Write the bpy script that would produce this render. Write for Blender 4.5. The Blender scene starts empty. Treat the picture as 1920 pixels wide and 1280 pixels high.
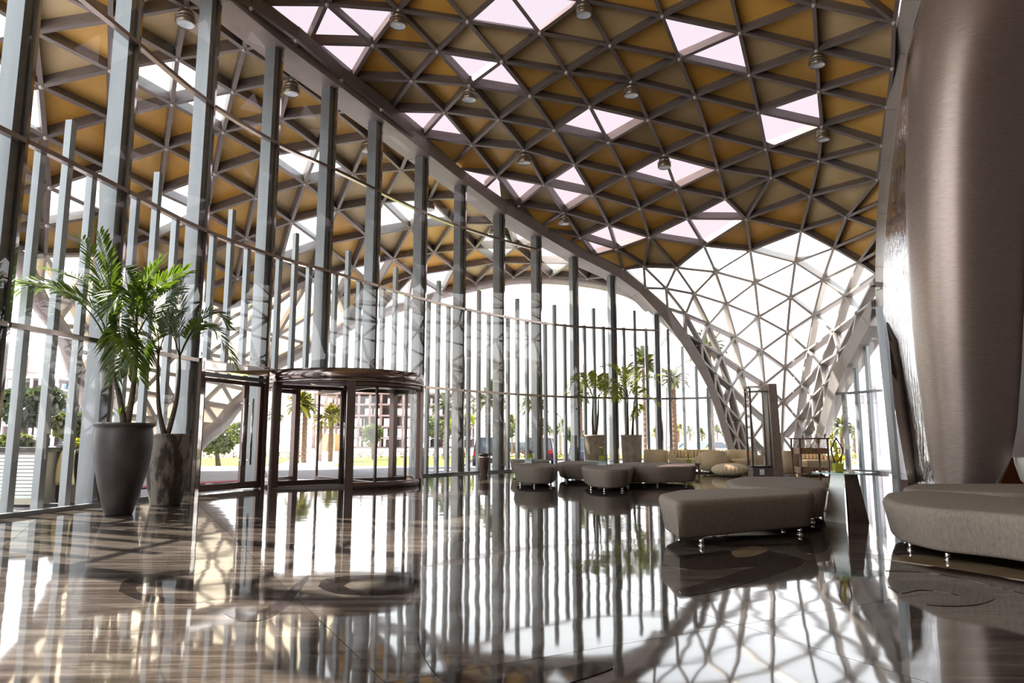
import bpy, bmesh, math, random
import numpy as np
from mathutils import Vector, Matrix

random.seed(7)
SC = bpy.context.scene
COL = SC.collection

# ---------------------------------------------------------------- camera
FPX, EYE, HOR = 1330.0, 1.0, 825.0           # focal length in px of a 1920 frame, eye height, horizon row
PITCH = math.atan((HOR - 640) / FPX)
cam_d = bpy.data.cameras.new('camera')
cam = bpy.data.objects.new('camera', cam_d)
COL.objects.link(cam)
cam_d.sensor_width = 36.0
cam_d.lens = 36.0 * FPX / 1920.0
cam_d.clip_end = 2000
cam.location = (0, 0, EYE)
cam.rotation_euler = (math.pi / 2 + PITCH, 0, 0)
SC.camera = cam

# ---------------------------------------------------------------- sky, sun, exposure
w = bpy.data.worlds.new('sky')
SC.world = w
w.use_nodes = True
nt = w.node_tree
bg = nt.nodes['Background']
bg.inputs['Strength'].default_value = 3.3
tcn = nt.nodes.new('ShaderNodeTexCoord')
sep = nt.nodes.new('ShaderNodeSeparateXYZ')
rmp = nt.nodes.new('ShaderNodeValToRGB')
rmp.color_ramp.elements[0].position = 0.0
rmp.color_ramp.elements[0].color = (1.0, 0.98, 0.97, 1)
rmp.color_ramp.elements[1].position = 1.0
rmp.color_ramp.elements[1].color = (0.72, 0.86, 1.0, 1)
nt.links.new(tcn.outputs['Generated'], sep.inputs[0])
nt.links.new(sep.outputs['Z'], rmp.inputs[0])
nt.links.new(rmp.outputs[0], bg.inputs['Color'])

sun_d = bpy.data.lights.new('sun', 'SUN')
sun_d.energy = 17.0
sun_d.angle = 0.01
sun_d.color = (1.0, 0.95, 0.87)
sun = bpy.data.objects.new('sun', sun_d)
COL.objects.link(sun)
sun.rotation_euler = Vector((0.53, -0.25, -0.81)).to_track_quat('-Z', 'Y').to_euler()
sun.location = (-30, 20, 25)

vs = SC.view_settings
vs.view_transform = 'Standard'
vs.look = 'None'
vs.gamma = 1.0
vs.use_curve_mapping = False
vs.exposure = 0.2
SC.display_settings.display_device = 'sRGB'
SC.cycles.max_bounces = 10
SC.cycles.diffuse_bounces = 5
SC.cycles.glossy_bounces = 5
SC.cycles.transparent_max_bounces = 24
SC.cycles.caustics_reflective = False
SC.cycles.caustics_refractive = False
SC.cycles.sample_clamp_indirect = 6.0

# ---------------------------------------------------------------- helpers
def lin(c):
    c /= 255.0
    return c / 12.92 if c <= 0.04045 else ((c + 0.055) / 1.055) ** 2.4
def S(r, g, b):
    return (lin(r), lin(g), lin(b), 1.0)

def ray(px, py):
    u, v = (px - 960) / FPX, (640 - py) / FPX
    return Vector((u, math.cos(PITCH) - v * math.sin(PITCH), math.sin(PITCH) + v * math.cos(PITCH)))
def onz(px, py, z=0.0):                       # the point of height z seen at a pixel
    r = ray(px, py)
    return r * ((z - EYE) / r.z) + Vector((0, 0, EYE))
def aty(px, py, d):                           # the point at depth d seen at a pixel
    r = ray(px, py)
    return r * (d / r.y) + Vector((0, 0, EYE))

def tag(o, label=None, cat=None, group=None, kind=None):
    if label: o['label'] = label
    if cat: o['category'] = cat
    if group: o['group'] = group
    if kind: o['kind'] = kind
    return o
def empty(name, loc=(0, 0, 0), rz=0.0, **k):
    o = bpy.data.objects.new(name, None)
    COL.objects.link(o)
    o.location = loc
    o.rotation_euler = (0, 0, rz)
    o.empty_display_size = 0.2
    return tag(o, **k)
def wloc(o):
    v = Vector((0, 0, 0))
    while o is not None:
        v += Vector(o.location); o = o.parent
    return v

class MB:
    """collects shapes; build() links them as ONE mesh object"""
    def __init__(s): s.v, s.f, s.sm, s.mi = [], [], [], []
    def add(s, vs, fs, smooth=False, mi=0):
        n = len(s.v)
        s.v += [tuple(x) for x in vs]
        s.f += [tuple(i + n for i in f) for f in fs]
        s.sm += [smooth] * len(fs); s.mi += [mi] * len(fs)
        return s
    def box(s, c, size, rz=0.0, mi=0, taper=1.0):
        cx, cy, cz = c; a, b, h = size[0] / 2, size[1] / 2, size[2] / 2
        vs = []
        for k, (sx, sy, sz) in enumerate([(-1,-1,-1),(1,-1,-1),(1,1,-1),(-1,1,-1),(-1,-1,1),(1,-1,1),(1,1,1),(-1,1,1)]):
            t = taper if sz > 0 else 1.0
            x, y = sx * a * t, sy * b * t
            vs.append((cx + x * math.cos(rz) - y * math.sin(rz), cy + x * math.sin(rz) + y * math.cos(rz), cz + sz * h))
        return s.add(vs, [(0,3,2,1),(4,5,6,7),(0,1,5,4),(1,2,6,5),(2,3,7,6),(3,0,4,7)], mi=mi)
    def hexa(s, v8, mi=0):                    # four bottom corners, then four top ones
        return s.add(v8, [(0,3,2,1),(4,5,6,7),(0,1,5,4),(1,2,6,5),(2,3,7,6),(3,0,4,7)], mi=mi)
    def bar(s, p, q, wd, dp, up=Vector((0, 0, 1)), mi=0):
        p, q = Vector(p), Vector(q); t = (q - p).normalized()
        side = t.cross(up)
        if side.length < 1e-4: side = t.cross(Vector((1, 0, 0)))
        side.normalize(); u = side.cross(t).normalized()
        a, b = side * wd / 2, u * dp / 2
        return s.hexa([p-a-b, p+a-b, q+a-b, q-a-b, p-a+b, p+a+b, q+a+b, q-a+b], mi)
    def tube(s, pts, rad, n=8, cap=True, smooth=True, mi=0):
        pts = [Vector(p) for p in pts]
        if not isinstance(rad, (list, tuple)): rad = [rad] * len(pts)
        vs, fs = [], []
        ref = Vector((0.13, 0.2, 1)).normalized()
        for i, p in enumerate(pts):
            t = (pts[min(i + 1, len(pts) - 1)] - pts[max(i - 1, 0)]).normalized()
            a = t.cross(ref)
            if a.length < 0.05: a = t.cross(Vector((1, 0, 0)))
            a.normalize(); b = t.cross(a).normalized()
            for k in range(n):
                g = 2 * math.pi * k / n
                vs.append(p + a * math.cos(g) * rad[i] + b * math.sin(g) * rad[i])
        for i in range(len(pts) - 1):
            for k in range(n):
                k2 = (k + 1) % n
                fs.append((i*n + k, i*n + k2, (i+1)*n + k2, (i+1)*n + k))
        s.add(vs, fs, smooth, mi)
        if cap:
            m = len(s.v) - len(vs)
            s.f += [tuple(m + k for k in range(n))[::-1], tuple(m + (len(pts)-1)*n + k for k in range(n))]
            s.sm += [False, False]; s.mi += [mi, mi]
        return s
    def lathe(s, prof, c=(0, 0, 0), n=32, smooth=True, mi=0, a0=0.0, a1=2*math.pi):
        full = abs(a1 - a0 - 2 * math.pi) < 1e-6
        m = n if full else n + 1
        vs, fs = [], []
        for r, z in prof:
            for k in range(m):
                g = a0 + (a1 - a0) * k / n
                vs.append((c[0] + r * math.cos(g), c[1] + r * math.sin(g), c[2] + z))
        for i in range(len(prof) - 1):
            for k in range(n):
                k2 = (k + 1) % m
                fs.append((i*m + k, i*m + k2, (i+1)*m + k2, (i+1)*m + k))
        return s.add(vs, fs, smooth, mi)
    def loft(s, rings, closed=True, smooth=True, cap=True, mi=0):
        n = len(rings[0]); vs = [p for r in rings for p in r]; fs = []
        for i in range(len(rings) - 1):
            for k in range(n if closed else n - 1):
                k2 = (k + 1) % n
                fs.append((i*n + k, i*n + k2, (i+1)*n + k2, (i+1)*n + k))
        s.add(vs, fs, smooth, mi)
        if cap and closed:
            m = len(s.v) - len(vs)
            s.f += [tuple(m + k for k in range(n))[::-1], tuple(m + (len(rings)-1)*n + k for k in range(n))]
            s.sm += [False, False]; s.mi += [mi, mi]
        return s
    def sphere(s, c, r, n=10, m=6, mi=0):
        if not isinstance(r, (list, tuple)): r = (r, r, r)
        vs, fs = [], []
        for i in range(m + 1):
            th = math.pi * i / m
            for k in range(n):
                ph = 2 * math.pi * k / n
                vs.append((c[0] + r[0]*math.sin(th)*math.cos(ph), c[1] + r[1]*math.sin(th)*math.sin(ph), c[2] + r[2]*math.cos(th)))
        for i in range(m):
            for k in range(n):
                k2 = (k + 1) % n
                fs.append((i*n + k, (i+1)*n + k, (i+1)*n + k2, i*n + k2))
        return s.add(vs, fs, True, mi)
    def mesh(s, name, mats, off=Vector((0, 0, 0))):
        me = bpy.data.meshes.new(name)
        me.from_pydata([(x - off[0], y - off[1], z - off[2]) for x, y, z in s.v], [], s.f)
        for m in (mats if isinstance(mats, (list, tuple)) else [mats]): me.materials.append(m)
        me.polygons.foreach_set('use_smooth', s.sm)
        me.polygons.foreach_set('material_index', s.mi)
        me.update()
        return me
    def build(s, name, mats, parent=None, world=True, **k):
        off = wloc(parent) if (parent is not None and world) else Vector((0, 0, 0))
        o = bpy.data.objects.new(name, s.mesh(name, mats, off))
        COL.objects.link(o)
        if parent is not None: o.parent = parent
        return tag(o, **k)
    def build_at(s, name, mats, base, **k):    # a one-mesh thing with its origin at its base
        o = bpy.data.objects.new(name, s.mesh(name, mats, Vector(base)))
        COL.objects.link(o); o.location = base
        return tag(o, **k)

def inst(name, me, M, parent, **k):
    o = bpy.data.objects.new(name, me)
    COL.objects.link(o)
    o.parent = parent
    o.matrix_basis = Matrix.Translation(-wloc(parent)) @ M
    return tag(o, **k)
def copy_tree(o, parent=None):
    c = o.copy(); COL.objects.link(c); c.parent = parent
    for ch in list(o.children): copy_tree(ch, c)
    return c
def catmull(pts, n=12):
    P = [Vector(p) for p in pts]; P = [P[0]*2 - P[1]] + P + [P[-1]*2 - P[-2]]; out = []
    for i in range(1, len(P) - 2):
        for k in range(n):
            t = k / n
            out.append(0.5 * (2*P[i] + (P[i+1]-P[i-1])*t + (2*P[i-1]-5*P[i]+4*P[i+1]-P[i+2])*t*t + (3*P[i]-P[i-1]-3*P[i+1]+P[i+2])*t**3))
    out.append(P[-2])
    return out

# ---------------------------------------------------------------- materials
def mat(name, col, rough=0.5, metal=0.0, spec=0.5, **k):
    m = bpy.data.materials.new(name); m.use_nodes = True
    b = m.node_tree.nodes['Principled BSDF']
    b.inputs['Base Color'].default_value = col
    b.inputs['Roughness'].default_value = rough
    b.inputs['Metallic'].default_value = metal
    b.inputs['Specular IOR Level'].default_value = spec
    return m
def N(m, t): return m.node_tree.nodes.new(t)
def L(m, a, b): m.node_tree.links.new(a, b)
def pr(m): return m.node_tree.nodes['Principled BSDF']
def noise(m, scale, detail=4.0, vec=None, rough=0.6):
    n = N(m, 'ShaderNodeTexNoise'); n.inputs['Scale'].default_value = scale
    n.inputs['Detail'].default_value = detail; n.inputs['Roughness'].default_value = rough
    if vec is not None: L(m, vec, n.inputs['Vector'])
    return n
def ramp(m, fac, stops):
    r = N(m, 'ShaderNodeValToRGB')
    e = r.color_ramp.elements
    while len(e) < len(stops): e.new(0.5)
    for i, (p, c) in enumerate(stops): e[i].position = p; e[i].color = c
    L(m, fac, r.inputs[0]); return r
def coords(m, scale=(1, 1, 1), rot=(0, 0, 0), kind='Object'):
    mp = N(m, 'ShaderNodeMapping'); mp.inputs['Scale'].default_value = scale; mp.inputs['Rotation'].default_value = rot
    if kind == 'World':
        g = N(m, 'ShaderNodeNewGeometry'); L(m, g.outputs['Position'], mp.inputs[0])
    else:
        t = N(m, 'ShaderNodeTexCoord'); L(m, t.outputs[kind], mp.inputs[0])
    return mp.outputs[0]
def bump(m, h, strength, dist=0.01):
    b = N(m, 'ShaderNodeBump'); b.inputs['Strength'].default_value = strength; b.inputs['Distance'].default_value = dist
    L(m, h, b.inputs['Height']); L(m, b.outputs[0], pr(m).inputs['Normal']); return b
def mottled(name, c1, c2, scale=6.0, rough=0.6, metal=0.0, bst=0.0, scl=(1, 1, 1), kind='Object', lo=0.35, hi=0.65, rot=(0, 0, 0), spec=0.5):
    m = mat(name, c1, rough, metal, spec)
    v = coords(m, scl, rot, kind); n = noise(m, scale, 5.0, v)
    r = ramp(m, n.outputs[0], [(lo, c1), (hi, c2)])
    L(m, r.outputs[0], pr(m).inputs['Base Color'])
    if bst: bump(m, n.outputs[0], bst)
    return m
def glass(name, tint, boost=1.0, ior=1.5, rough=0.0):
    m = bpy.data.materials.new(name); m.use_nodes = True
    t = m.node_tree; t.nodes.clear()
    o = t.nodes.new('ShaderNodeOutputMaterial'); mx = t.nodes.new('ShaderNodeMixShader')
    tr = t.nodes.new('ShaderNodeBsdfTransparent'); tr.inputs[0].default_value = tint
    gl = t.nodes.new('ShaderNodeBsdfGlossy'); gl.inputs['Roughness'].default_value = rough
    ge = t.nodes.new('ShaderNodeNewGeometry'); dt = t.nodes.new('ShaderNodeVectorMath'); dt.operation = 'DOT_PRODUCT'
    ab = t.nodes.new('ShaderNodeMath'); ab.operation = 'ABSOLUTE'; om = t.nodes.new('ShaderNodeMath'); om.operation = 'SUBTRACT'; om.inputs[0].default_value = 1.0
    pw = t.nodes.new('ShaderNodeMath'); pw.operation = 'POWER'; pw.inputs[1].default_value = 5.0
    fr = t.nodes.new('ShaderNodeMath'); fr.operation = 'MULTIPLY_ADD'; fr.inputs[1].default_value = 0.957; fr.inputs[2].default_value = 0.043
    t.links.new(ge.outputs['Normal'], dt.inputs[0]); t.links.new(ge.outputs['Incoming'], dt.inputs[1]); t.links.new(dt.outputs['Value'], ab.inputs[0])
    t.links.new(ab.outputs[0], om.inputs[1]); t.links.new(om.outputs[0], pw.inputs[0]); t.links.new(pw.outputs[0], fr.inputs[0])
    mu = t.nodes.new('ShaderNodeMath'); mu.operation = 'MULTIPLY'; mu.inputs[1].default_value = boost; mu.use_clamp = True
    t.links.new(fr.outputs[0], mu.inputs[0]); t.links.new(mu.outputs[0], mx.inputs[0])
    t.links.new(tr.outputs[0], mx.inputs[1]); t.links.new(gl.outputs[0], mx.inputs[2]); t.links.new(mx.outputs[0], o.inputs[0])
    return m

M_strut = mottled('taupe painted steel', S(112, 102, 98), S(128, 118, 112), 3.0, 0.42, 0.25)
M_glzstrut = mottled('pale grey painted steel', S(158, 149, 142), S(172, 163, 155), 3.0, 0.4, 0.2)
M_node = mat('pale node cap', S(190, 182, 172), 0.35, 0.3)
def gold(name, a, b): return mottled(name, a, b, 1.2, 0.5, 0.0, scl=(1, 1, 1), kind='World', lo=0.3, hi=0.7)
M_gold = [gold('ochre roof panel', S(224, 178, 96), S(214, 166, 86)),
          gold('amber roof panel', S(222, 168, 78), S(212, 158, 70)),
          gold('tan roof panel', S(204, 178, 130), S(192, 166, 120))]
M_pink = glass('rosy roof skylight', (0.56, 0.50, 0.51, 1), 0.5)
M_clear = glass('clear lattice glazing', (0.985, 0.99, 0.99, 1), 0.35)
M_frit = None
M_face = glass('facade glass', (0.93, 0.95, 0.94, 1), 1.6)
M_beam = mottled('taupe beam cladding', S(140, 128, 122), S(150, 138, 132), 1.5, 0.4, 0.15)
M_beam2 = mottled('pale grey beam cladding', S(172, 164, 158), S(182, 174, 168), 1.5, 0.35, 0.3)
M_mull = mottled('brushed grey mullion', S(124, 128, 130), S(138, 141, 142), 2.0, 0.38, 0.3, scl=(1, 1, 0.1))
M_chrome = mat('polished chrome', S(225, 222, 220), 0.06, 1.0)
M_trans = mat('satin bronze bar', S(168, 154, 146), 0.22, 0.9)
M_bronze = mat('dark polished bronze', S(112, 94, 88), 0.2, 0.45)
M_black = mat('black rubber joint', S(28, 24, 24), 0.4)

# ---------------------------------------------------------------- the curve of the glass wall in plan
FAC = catmull([(-6.9, -2, 0), (-6.95, 4, 0), (-6.78, 8, 0), (-6.52, 9.7, 0), (-6.32, 11, 0), (-6.0, 13.2, 0), (-5.28, 15.2, 0), (-4.35, 16.8, 0),
               (-2.45, 20.3, 0), (-1.0, 22.2, 0), (0.84, 24.1, 0), (2.4, 25.1, 0), (5.4, 25.95, 0), (7.3, 25.25, 0), (9.2, 24.3, 0), (10.7, 23.1, 0), (11.25, 21.6, 0)], 16)
FB = [p.x / p.y if p.y > 3 else -9 for p in FAC]
FL = [0.0]
for i in range(1, len(FAC)): FL.append(FL[-1] + (FAC[i] - FAC[i-1]).length)
def fac_len(b):                                # arc length where the wall meets a bearing x/y
    i = next((k for k in range(len(FB) - 1) if FB[k] <= b <= FB[k+1] and FB[k] > -8.5), None)
    if i is None: return FL[0] if b < 0 else FL[-1]
    return FL[i] + (FL[i+1] - FL[i]) * (b - FB[i]) / (FB[i+1] - FB[i] + 1e-9)
def fac_at(s):
    i = max(0, min(len(FL) - 2, int(np.searchsorted(FL, s)) - 1))
    t = (s - FL[i]) / (FL[i+1] - FL[i])
    p = FAC[i].lerp(FAC[i+1], t); tg = (FAC[i+1] - FAC[i]).normalized()
    return p, tg, Vector((-tg.y, tg.x, 0))     # point, tangent (towards the right end), outward normal
def fac_s(px, py):
    r = ray(px, py); return fac_len(r.x / r.y)
def fac_px(px, py, off=0.0):                   # the point of the glass wall seen at a pixel
    p, t, n = fac_at(fac_s(px, py)); r = ray(px, py)
    z = EYE + r.z * p.y / r.y
    return Vector((p.x, p.y, z)) + n * off

# ---------------------------------------------------------------- lattice shells
CEN = Vector((2, 14, 2))
class TPS:
    """smooth depth of a shell over the directions it is seen in"""
    def __init__(s, pts):
        P = np.array([(a / 1000, b / 1000) for a, b, _ in pts]); d = np.array([c for _, _, c in pts])
        n = len(P); K = s.U(P[:, None] - P[None]); K += np.eye(n) * 1e-3
        A = np.zeros((n + 3, n + 3)); A[:n, :n] = K; A[:n, n] = 1; A[:n, n+1:] = P; A[n, :n] = 1; A[n+1:, :n] = P.T
        s.P = P; s.w = np.linalg.solve(A, np.concatenate([d, np.zeros(3)]))
    def U(s, D):
        r2 = (D ** 2).sum(-1); return r2 * np.log(r2 + 1e-9)
    def __call__(s, px, py):
        q = np.array([px / 1000, py / 1000]); n = len(s.P)
        return float(s.w[:n] @ s.U(s.P - q) + s.w[n] + s.w[n+1:] @ q)

class Lattice:
    def __init__(s, depth): s.depth, s.key, s.px, s.E, s.silent, s.bypos = depth, {}, [], [], [], {}
    def n(s, x, y):
        k = (round(x), round(y))
        if k not in s.bypos: s.bypos[k] = len(s.px); s.px.append(k)
        return s.bypos[k]
    def e(s, a, b, silent=False):
        i, j = s.n(*a), s.n(*b)
        if i == j: return
        k = (min(i, j), max(i, j))
        L_ = s.silent if silent else s.E
        if k not in s.E and k not in s.silent: L_.append(k)
    def chain(s, pts, silent=False):
        for a, b in zip(pts, pts[1:]): s.e(a, b, silent)
    def grid(s, rows):                         # rows: list of {column: (x, y)}
        for r in rows:
            c = sorted(r)
            for a, b in zip(c, c[1:]):
                if b == a + 1: s.e(r[a], r[b])
        for r, q in zip(rows, rows[1:]):
            for a in r:
                if a in q: s.e(r[a], q[a])
                if a - 1 in q: s.e(r[a], q[a - 1])
    def solve(s):
        s.P = [aty(x, y, s.depth(x, y)) for x, y in s.px]
        adj = {i: set() for i in range(len(s.px))}
        for a, b in s.E + s.silent: adj[a].add(b); adj[b].add(a)
        tris = set()
        for a, b in s.E + s.silent:
            for c in adj[a] & adj[b]: tris.add(tuple(sorted((a, b, c))))
        def inside(p, t):
            (x1, y1), (x2, y2), (x3, y3) = [s.px[k] for k in t]
            d = (y2-y3)*(x1-x3) + (x3-x2)*(y1-y3)
            if abs(d) < 1: return False
            u = ((y2-y3)*(p[0]-x3) + (x3-x2)*(p[1]-y3)) / d; v = ((y3-y1)*(p[0]-x3) + (x1-x3)*(p[1]-y3)) / d
            return u > 0.01 and v > 0.01 and 1-u-v > 0.01
        s.T = []
        for t in tris:
            if any(inside(s.px[k], t) for k in range(len(s.px)) if k not in t): continue
            s.T.append(t)
        s.T.sort()
        acc = [Vector((0, 0, 0)) for _ in s.px]
        for t in s.T:
            A, B, C_ = [s.P[k] for k in t]; nn = (B - A).cross(C_ - A)
            if nn.dot((A + B + C_) / 3 - CEN) < 0: nn = -nn
            for k in t: acc[k] += nn.normalized()
        s.Nn = [(a.normalized() if a.length > 1e-6 else (s.P[i] - CEN).normalized()) for i, a in enumerate(acc)]
    def cen(s, t): return (sum(s.px[k][0] for k in t) / 3, sum(s.px[k][1] for k in t) / 3)
    def find(s, x, y):
        best = None
        for t in s.T:
            (x1, y1), (x2, y2), (x3, y3) = [s.px[k] for k in t]
            d = (y2-y3)*(x1-x3) + (x3-x2)*(y1-y3)
            if abs(d) < 1: continue
            u = ((y2-y3)*(x-x3) + (x3-x2)*(y-y3)) / d; v = ((y3-y1)*(x-x3) + (x1-x3)*(y-y3)) / d
            if u >= 0 and v >= 0 and u + v <= 1: best = t
        return best

unit_strut = {}
def strut_mesh(m):
    if m.name not in unit_strut:               # a rail with a slightly wider flange on the room side
        b = MB(); b.box((0, 0, 0.36), (1, 0.62, 0.72)); b.box((0, 0, 0.86), (1, 1.0, 0.28))
        unit_strut[m.name] = b.mesh('strut', m)
    return unit_strut[m.name]
def strut_matrix(p, q, nrm, wd, dp):
    x = (q - p); ln = x.length; x.normalize()
    y = nrm.cross(x).normalized(); z = x.cross(y)      # z: outward
    # the unit mesh has its flange at z = 1: turn it so that the flange faces the room
    R = Matrix((x, -y, -z)).transposed().to_4x4()
    R.translation = (p + q) / 2 + z * dp
    return R @ Matrix.Diagonal((ln, wd, dp, 1))
node_me = {}
def node_mesh(m):
    if m.name not in node_me: node_me[m.name] = MB().sphere((0, 0, 0), 1.0, 8, 5).mesh('node_cap', m)
    return node_me[m.name]
def tri_plate(pts, n, th, mb=None):
    b = mb or MB()
    A, B, C_ = pts
    b.add([A, B, C_, A + n*th, B + n*th, C_ + n*th], [(0,1,2),(5,4,3),(0,3,4,1),(1,4,5,2),(2,5,3,0)])
    return b
def shell(lat, parent_of, kind_of, wd, dp, lift, strut_mat_of, names=('strut', 'node_cap'), flat=()):
    for a, b in lat.E:
        par = parent_of((lat.px[a][0] + lat.px[b][0]) / 2, (lat.px[a][1] + lat.px[b][1]) / 2)
        nn = (lat.Nn[a] + lat.Nn[b]).normalized()
        inst(names[0], strut_mesh(strut_mat_of(par)), strut_matrix(lat.P[a], lat.P[b], nn, wd, dp), par)
    for i, (x, y) in enumerate(lat.px):
        deg = sum(1 for e in lat.E if i in e)
        if deg < 4: continue
        par = parent_of(x, y)
        inst(names[1], node_mesh(M_node), Matrix.Translation(lat.P[i] - lat.Nn[i]*0.0) @ Matrix.Scale(0.058, 4), par)
    for t in lat.T:
        c = lat.cen(t); par = parent_of(*c)
        nm, m = kind_of(t, c)
        if nm is None: continue
        A, B, C_ = [lat.P[k] for k in t]
        fn = (B - A).cross(C_ - A).normalized()
        if fn.dot((A + B + C_) / 3 - CEN) < 0: fn = -fn
        pts = [lat.P[k] + lat.Nn[k] * (0.03 if lat.px[k] in flat else lift) for k in t]
        tri_plate(pts, fn, 0.03).build(nm, m, par)

# --- the roof over the hall and the glazed leg it runs down into
fd = lambda x, y, o=0.15: fac_px(x, y, -o).y
beam_top = [(483,8),(580,82),(661,149),(731,209),(792,258),(851,306),(865,317),(908,354),(940,377),(965,391),(1002,414),(1014,425),(1024,429),(1066,456),(1112,479),(1168,505)]
leg_left = [(1168,505),(1210,540),(1252,577),(1287,626),(1318,675),(1342,732),(1361,790),(1375,838)]
leg_right = [(1642,514),(1639,562),(1595,639),(1568,697),(1545,762),(1532,812)]
ctl = [(x, y, fd(x, y)) for x, y in beam_top + leg_left] + [(x, y, fd(x, y)) for x, y in leg_right]
ctl += [(380,-75,13.2),(960,-20,15.6),(700,-60,14.6),(1242,-60,15.6),(1530,-80,14.6),(1690,-50,14.2),(1530,10,15.6),(1676,43,15.2),(1663,201,17.6),(1645,337,19.6),(1643,430,20.8),
        (1200,250,19.6),(900,150,17.0),(1000,260,19.2),(1450,330,21.4),(1300,180,18.6),(1120,390,22.6),(1400,460,24.2),(1502,433,23.2),(1480,560,26.0),(1380,560,26.1),(1560,560,24.8),(1470,690,26.6),(1400,700,26.1),(1525,700,25.2),(1466,817,26.0),(1410,800,25.6),(1505,800,25.0)]
roof = Lattice(TPS(ctl))
rows = [
 {4:(1040,-92),5:(1205,-60),6:(1366,-27),7:(1526,10),8:(1676,43)},
 {-1:(385,-75),0:(520,-70),1:(662,-58),2:(805,-42),3:(948,-22),4:(1094,1),5:(1242,31),6:(1387,62),7:(1531,96),8:(1673,129)},
 {-1:(483,8),0:(613,9),1:(747,20),2:(877,41),3:(1012,62),4:(1144,86),5:(1274,111),6:(1405,141),7:(1535,172),8:(1663,201)},
 {-1:(580,82),0:(699,85),1:(820,97),2:(941,116),3:(1062,136),4:(1183,154),5:(1303,182),6:(1422,211),7:(1541,238),8:(1653,273)},
 {-1:(661,149),0:(772,152),1:(880,161),2:(994,180),3:(1106,200),4:(1215,225),5:(1327,253),6:(1436,280),7:(1535,302),8:(1645,337)},
 {-1:(731,209),0:(833,211),1:(935,225),2:(1039,244),3:(1141,267),4:(1245,291),5:(1346,318),6:(1446,333),7:(1519,368)},
 {-1:(792,258),0:(885,272),1:(983,282),2:(1077,309),3:(1173,330),4:(1268,355),5:(1360,373)},
 {0:(932,331),1:(1020,347),2:(1111,366),3:(1200,391),4:(1289,410)},
 {0:(973,386),1:(1057,399),2:(1141,422),3:(1217,445)},
 {1:(1088,446),2:(1155,467)},
]
roof.grid(rows)
# the grid joins what the photograph joins, save round the five-way nodes, which are given one by one
for a, b in [((1519,368),(1360,373)), ((1446,333),(1268,355))]:
    k = tuple(sorted((roof.n(*a), roof.n(*b))))
    if k in roof.E: roof.E.remove(k)
roof.chain([(1526,10),(1521,-80),(1676,43)]); roof.chain([(1676,43),(1690,-50),(1521,-80)])
roof.chain([(1366,-27),(1521,-80)])
roof.chain([(1446,333),(1360,373),(1399,411),(1446,333),(1519,368),(1399,411)])
roof.chain([(1289,410),(1399,411)]); roof.chain([(1399,411),(1502,433),(1519,368),(1586,408),(1502,433)])
roof.chain([(1519,368),(1645,337),(1586,408),(1645,381)]); roof.chain([(1586,408),(1645,429)]); roof.chain([(1586,408),(1563,465),(1643,431)])
roof.chain([(1563,465),(1502,433)]); roof.chain([(1563,465),(1609,492),(1643,445)]); roof.chain([(1609,492),(1644,472)]); roof.chain([(1609,492),(1642,514)])
roof.chain([(1645,337),(1645,381),(1645,429),(1643,431),(1643,445),(1644,472),(1642,514)], True)
roof.chain([(1563,465),(1645,429)], True); roof.chain([(1609,492),(1643,431)], True)
roof.chain([(1217,445),(1289,410)]); roof.chain([(1289,410),(1320,461),(1217,445)])
roof.chain([(1399,411),(1320,461),(1407,470),(1399,411)]); roof.chain([(1502,433),(1407,470)])
roof.chain([(1217,445),(1155,467)]); roof.chain([(1217,445),(1207,500),(1155,467),(1168,505),(1207,500),(1268,502),(1217,445)]); roof.chain([(1320,461),(1268,502)])
for a, b in [((885,272),(851,306)), ((932,331),(865,317)), ((932,331),(908,354)), ((973,386),(940,377)), ((973,386),(965,391)), ((973,386),(1002,414)), ((1057,399),(1014,425)),
             ((1088,446),(1024,429)), ((1088,446),(1066,456)), ((1088,446),(1112,479)), ((1155,467),(1112,479)), ((1112,479),(1168,505))]: roof.e(a, b)
roof.chain(beam_top, True)
for a, b in [((885,272),(865,317)), ((932,331),(940,377)), ((1057,399),(1002,414)), ((1057,399),(1024,429))]: roof.e(a, b, True)
# the glazed leg
leg_rows = [
 {3:(1320,461),4:(1407,470),5:(1491,492),6:(1542,525),7:(1582,555),8:(1605,587)},
 {2:(1268,502),3:(1342,510),4:(1416,530),5:(1482,558),6:(1525,591),7:(1561,621),8:(1571,660)},
 {0:(1210,540),1:(1249,541),2:(1302,551),3:(1363,570),4:(1423,594),5:(1476,623),6:(1513,656),7:(1537,682),8:(1544,721)},
 {0:(1252,577),1:(1286,588),2:(1330,607),3:(1380,631),4:(1429,657),5:(1472,688),6:(1502,721),7:(1522,744),8:(1524,783)},
 {0:(1287,626),1:(1316,642),2:(1354,665),3:(1393,693),4:(1434,719),5:(1468,752),6:(1494,784),7:(1507,809)},
 {0:(1318,675),1:(1342,699),2:(1373,724),3:(1405,757),4:(1437,786),5:(1466,817),6:(1487,846)},
 {0:(1342,732),1:(1362,760),2:(1388,787),3:(1413,820),4:(1440,850),5:(1465,876)},
 {0:(1361,790),1:(1382,818),2:(1405,849),3:(1425,880)},
 {0:(1375,838),1:(1395,872)},
]
roof.grid(leg_rows)
roof.chain([(1407,470),(1502,433),(1491,492),(1563,465),(1542,525),(1609,492),(1582,555),(1642,514),(1605,587),(1639,562)])
roof.chain([(1642,514),(1639,562)], True)
roof.chain([(1605,587),(1595,639),(1571,660),(1568,697),(1544,721),(1545,762),(1524,783),(1532,812)])
roof.chain([(1524,783),(1507,809),(1512,845),(1532,812)]); roof.chain([(1507,809),(1487,846),(1512,845)]); roof.chain([(1487,846),(1465,876)]); 
roof.chain([(1639,562),(1595,639),(1568,697),(1545,762),(1532,812)], True)
roof.chain([(1207,500),(1210,540),(1168,505)]); roof.chain([(1207,500),(1249,541),(1268,502)])
roof.chain(leg_left, True)
roof.solve()
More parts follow.
